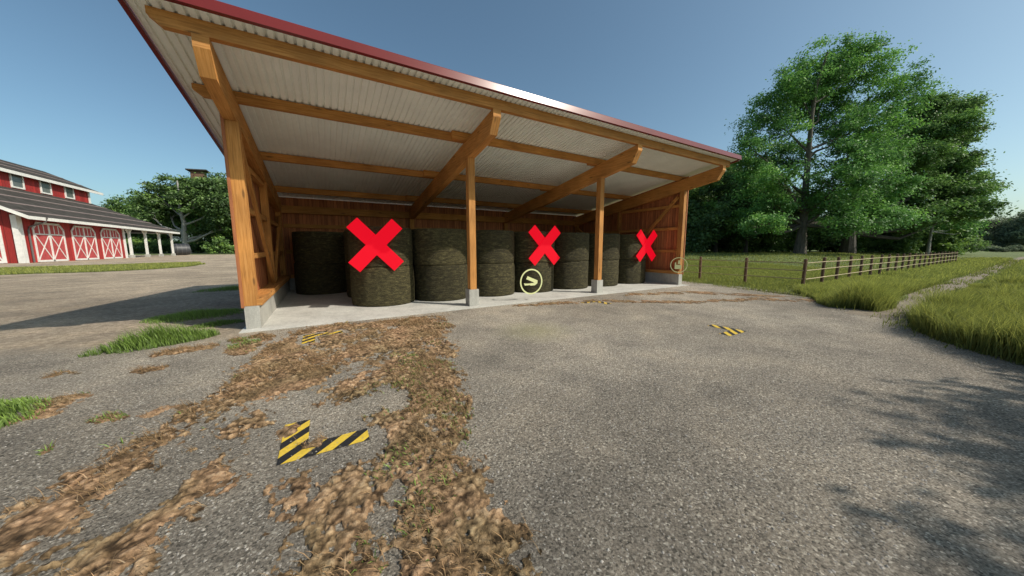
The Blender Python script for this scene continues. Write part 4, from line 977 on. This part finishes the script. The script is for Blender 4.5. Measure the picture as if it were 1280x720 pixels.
def place(kind, i, x, y, s, sz=1.0, lab='', group=None, z=None, m=None):
    src = proto[i] if kind == 't' else shr[i]; cnt = pu if kind == 't' else su
    o = src if cnt[i] == 0 else copy_tree(src); cnt[i] += 1
    o.location = (x, y, (gz(x, y) if z is None else z)-.05); o.rotation_euler = (0, 0, rgn.uniform(0, 6.28)); o.scale = (s, s, s*sz)
    tag(o, lab, 'tree' if kind == 't' else 'shrub', group)
    if m:
        for ch in o.children:
            if ch.name.startswith('crown'):
                ch.data = ch.data.copy(); ch.data.materials[0] = M[m]
    return o
import math as _m
def polar(pxx, depth):
    """ground spot seen along a heading, measured as an offset from the yard viewpoint"""
    a = R(30.69); r = (pxx-640)/396.0
    return (1.354+depth*(_m.sin(a)+r*_m.cos(a)), -8.256+depth*(_m.cos(a)-r*_m.sin(a)))
G1 = 'dark wood trees behind the meadow'
for (pxx, dep, s, sz, i) in ((893, 52, 1.0, .95, 0), (930, 50, .95, .9, 2), (870, 58, 1.15, .95, 1), (910, 62, 1.25, 1.05, 3), (958, 56, 1.0, .85, 0), (1000, 62, 1.1, .8, 1), (1040, 60, 1.0, .8, 3), (1078, 58, 1.05, .8, 2), (1098, 66, 1.2, .8, 0), (1135, 68, 1.1, .75, 1), (840, 60, 1.2, .95, 2), (815, 66, 1.2, .9, 0), (1165, 72, 1.0, .7, 3)):
    x, y = polar(pxx, dep); place('t', i, x, y, s, sz, 'dark leafy tree in the wood behind the meadow', G1)
G2 = 'undergrowth shrubs at the foot of the wood'
for j in range(44):
    pxx = 850+j*8.0+rgn.uniform(-4, 4); x, y = polar(pxx, rgn.uniform(52, 72))
    place('s', 0 if j % 5 else 1, x, y, rgn.uniform(.9, 1.7), rgn.uniform(.8, 1.15), 'leafy shrub in the undergrowth below the dark wood', G2)
# --- distant trees at the end of the track
G3 = 'hazy far trees at the end of the track'
for (pxx, dep, s, sz) in ((1228, 118, 1.15, .75), (1246, 130, 1.35, .75), (1262, 120, 1.1, .8), (1278, 112, 1.25, .85), (1296, 122, 1.3, .8), (1212, 140, 1.2, .7), (1318, 118, 1.3, .8), (1345, 122, 1.3, .8)):
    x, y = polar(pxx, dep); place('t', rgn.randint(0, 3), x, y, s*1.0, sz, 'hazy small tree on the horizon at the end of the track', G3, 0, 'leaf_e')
for j in range(16):
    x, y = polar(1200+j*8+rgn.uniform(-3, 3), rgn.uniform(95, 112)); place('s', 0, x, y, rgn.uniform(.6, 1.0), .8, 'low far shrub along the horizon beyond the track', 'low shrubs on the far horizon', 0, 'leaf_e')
# --- left: the big spreading tree behind the barn end
bx5, by5 = polar(236.5, 104)
sl = 104/396.0*1.0
def lob5(px_, py_, rx, ry, d=0.0): return lob(px_, py_, rx, ry, d, None, (bx5, by5, 0))
lt = [lob5(200, 245, 22, 16), lob5(225, 232, 20, 14, 2), lob5(250, 233, 18, 10, -2), lob5(272, 228, 18, 14, 1), lob5(185, 262, 16, 14, -2), lob5(212, 262, 20, 14, 3), lob5(245, 252, 24, 14, -3), lob5(275, 255, 18, 16, 2), lob5(192, 282, 14, 10, 1), lob5(262, 282, 16, 10, 3), lob5(280, 280, 12, 10, -1)]
make_tree('broadleaf_tree', 'wide spreading tree with pale forked trunk at the end of the barn canopy', (bx5, by5, 0), 24, lt, 1.0, M['leaf_c'], M['birch'], 5, 420, 60, .42, 1.9, first_limb=.2, flat=.5)
G4 = 'green trees behind the red barn'
for (pxx, dep, s, sz, i, m_) in ((122, 150, 1.7, .95, 0, 'leaf_d'), (142, 158, 1.75, .9, 2, 'leaf_d'), (160, 150, 1.7, .95, 1, 'leaf_a'), (175, 140, 1.7, 1.05, 3, None), (100, 158, 1.8, .95, 1, 'leaf_d'), (195, 135, 1.6, 1.1, 0, None), (215, 130, 1.5, 1.1, 2, None), (255, 140, 1.8, 1.25, 1, 'leaf_a'), (272, 128, 1.75, 1.25, 3, 'leaf_a'), (286, 118, 1.6, 1.2, 0, None), (300, 105, 1.6, 1.1, 2, None), (325, 112, 1.5, 1.1, 0, None), (350, 120, 1.5, 1.0, 1, None)):
    x, y = polar(pxx, dep); place('t', i, x, y, s, sz, 'leafy tree in the belt behind the red barn', G4, 0, m_)
for j in range(24):
    x, y = polar(150+j*7.5+rgn.uniform(-3, 3), rgn.uniform(116, 130)); place('s', 0 if j % 4 else 1, x, y, rgn.uniform(1.2, 2.2), rgn.uniform(.8, 1.1), 'dark shrub under the trees behind the barn', 'shrubs under the trees behind the barn', 0)
x, y = polar(277, 96); place('s', 1, x, y, 1.5, 1.2, 'bright light green bush near the far road left of the shed post', None, 0)
# --- the tree whose shadow falls over the near right of the yard
make_tree('broadleaf_tree', 'leafy tree beside the yard casting its shadow on the near right gravel', (14.1, -18.2, 0), 11, [(-4.9, 3.5, 6.0, 1.1, .9, .8), (-3.4, 3.45, 6.1, 1.2, .9, .9), (-1.9, 3.4, 6.0, 1.2, 1.0, .9), (-.4, 3.5, 6.2, 1.2, 1.0, .9), (1.1, 3.6, 6.1, 1.2, 1.0, .9), (0, 0, 8.2, 2.6, 2.6, 1.9), (2.2, .6, 6.6, 2.0, 1.9, 1.5), (-2.0, 1.2, 6.6, 1.9, 1.8, 1.4), (-2.6, -.8, 5.4, 1.5, 1.4, 1.1), (.6, -2, 6.4, 1.8, 1.7, 1.3), (-.6, 2.2, 5.6, 1.6, 1.4, 1.1), (3.4, -1, 5.2, 1.4, 1.4, 1.0)], .22, M['leaf_a'], M['bark'], 9, 520, 80, .12, .6)

# ------------------------------------------------------------------ light, sky, camera
w = bpy.data.worlds.new('World'); bpy.context.scene.world = w; w.use_nodes = True; nt = w.node_tree
bg = nt.nodes.get('Background') or nt.nodes.new('ShaderNodeBackground')
sky = nt.nodes.new('ShaderNodeTexSky'); sky.sky_type = 'NISHITA'; sky.sun_disc = False
AZ, EL = math.degrees(math.atan2(.682, -.731)), 40.5
sky.sun_elevation = R(EL); sky.sun_rotation = R(AZ); sky.air_density = .85; sky.dust_density = 2.2; sky.ozone_density = 1.5; sky.altitude = 100
tint = mixc(nt, 'MULTIPLY'); L(nt, sky, 0, tint, 6); tint.inputs[7].default_value = (.81, .955, .88, 1); L(nt, tint, 2, bg, 0); bg.inputs[1].default_value = .15
sl_ = bpy.data.lights.new('sun', 'SUN'); sl_.energy = 4.4; sl_.angle = R(.53); sl_.color = (1.0, .93, .82)
so = bpy.data.objects.new('sun', sl_); C.objects.link(so)
dv = Vector((.682*math.cos(R(EL)), -.731*math.cos(R(EL)), math.sin(R(EL))))
so.rotation_euler = dv.to_track_quat('Z', 'Y').to_euler(); so.location = (20, -30, 40)

cd = bpy.data.cameras.new('camera'); co = bpy.data.objects.new('camera', cd); C.objects.link(co)
yaw, pit, rol, f = .5357, .1261, -.0023, 396.0
Fv = Vector((math.sin(yaw)*math.cos(pit), math.cos(yaw)*math.cos(pit), -math.sin(pit))); Rv = Vector((math.cos(yaw), -math.sin(yaw), 0)); Uv = Rv.cross(Fv)
R2 = Rv*math.cos(rol)+Uv*math.sin(rol); U2 = -Rv*math.sin(rol)+Uv*math.cos(rol)
mw = Matrix((R2, U2, -Fv)).transposed().to_4x4(); mw.translation = Vector((1.3543, -8.2562, 1.6638)); co.matrix_world = mw
cd.sensor_width = 36; cd.lens = f/1280*36; cd.clip_start = .05; cd.clip_end = 5000
sc = bpy.context.scene; sc.camera = co
sc.view_settings.view_transform = 'Standard'; sc.view_settings.look = 'None'; sc.view_settings.exposure = 0; sc.view_settings.gamma = 1
sc.render.engine = 'CYCLES'; sc.cycles.max_bounces = 8; sc.cycles.diffuse_bounces = 6; sc.cycles.transparent_max_bounces = 4; sc.cycles.use_denoising = True
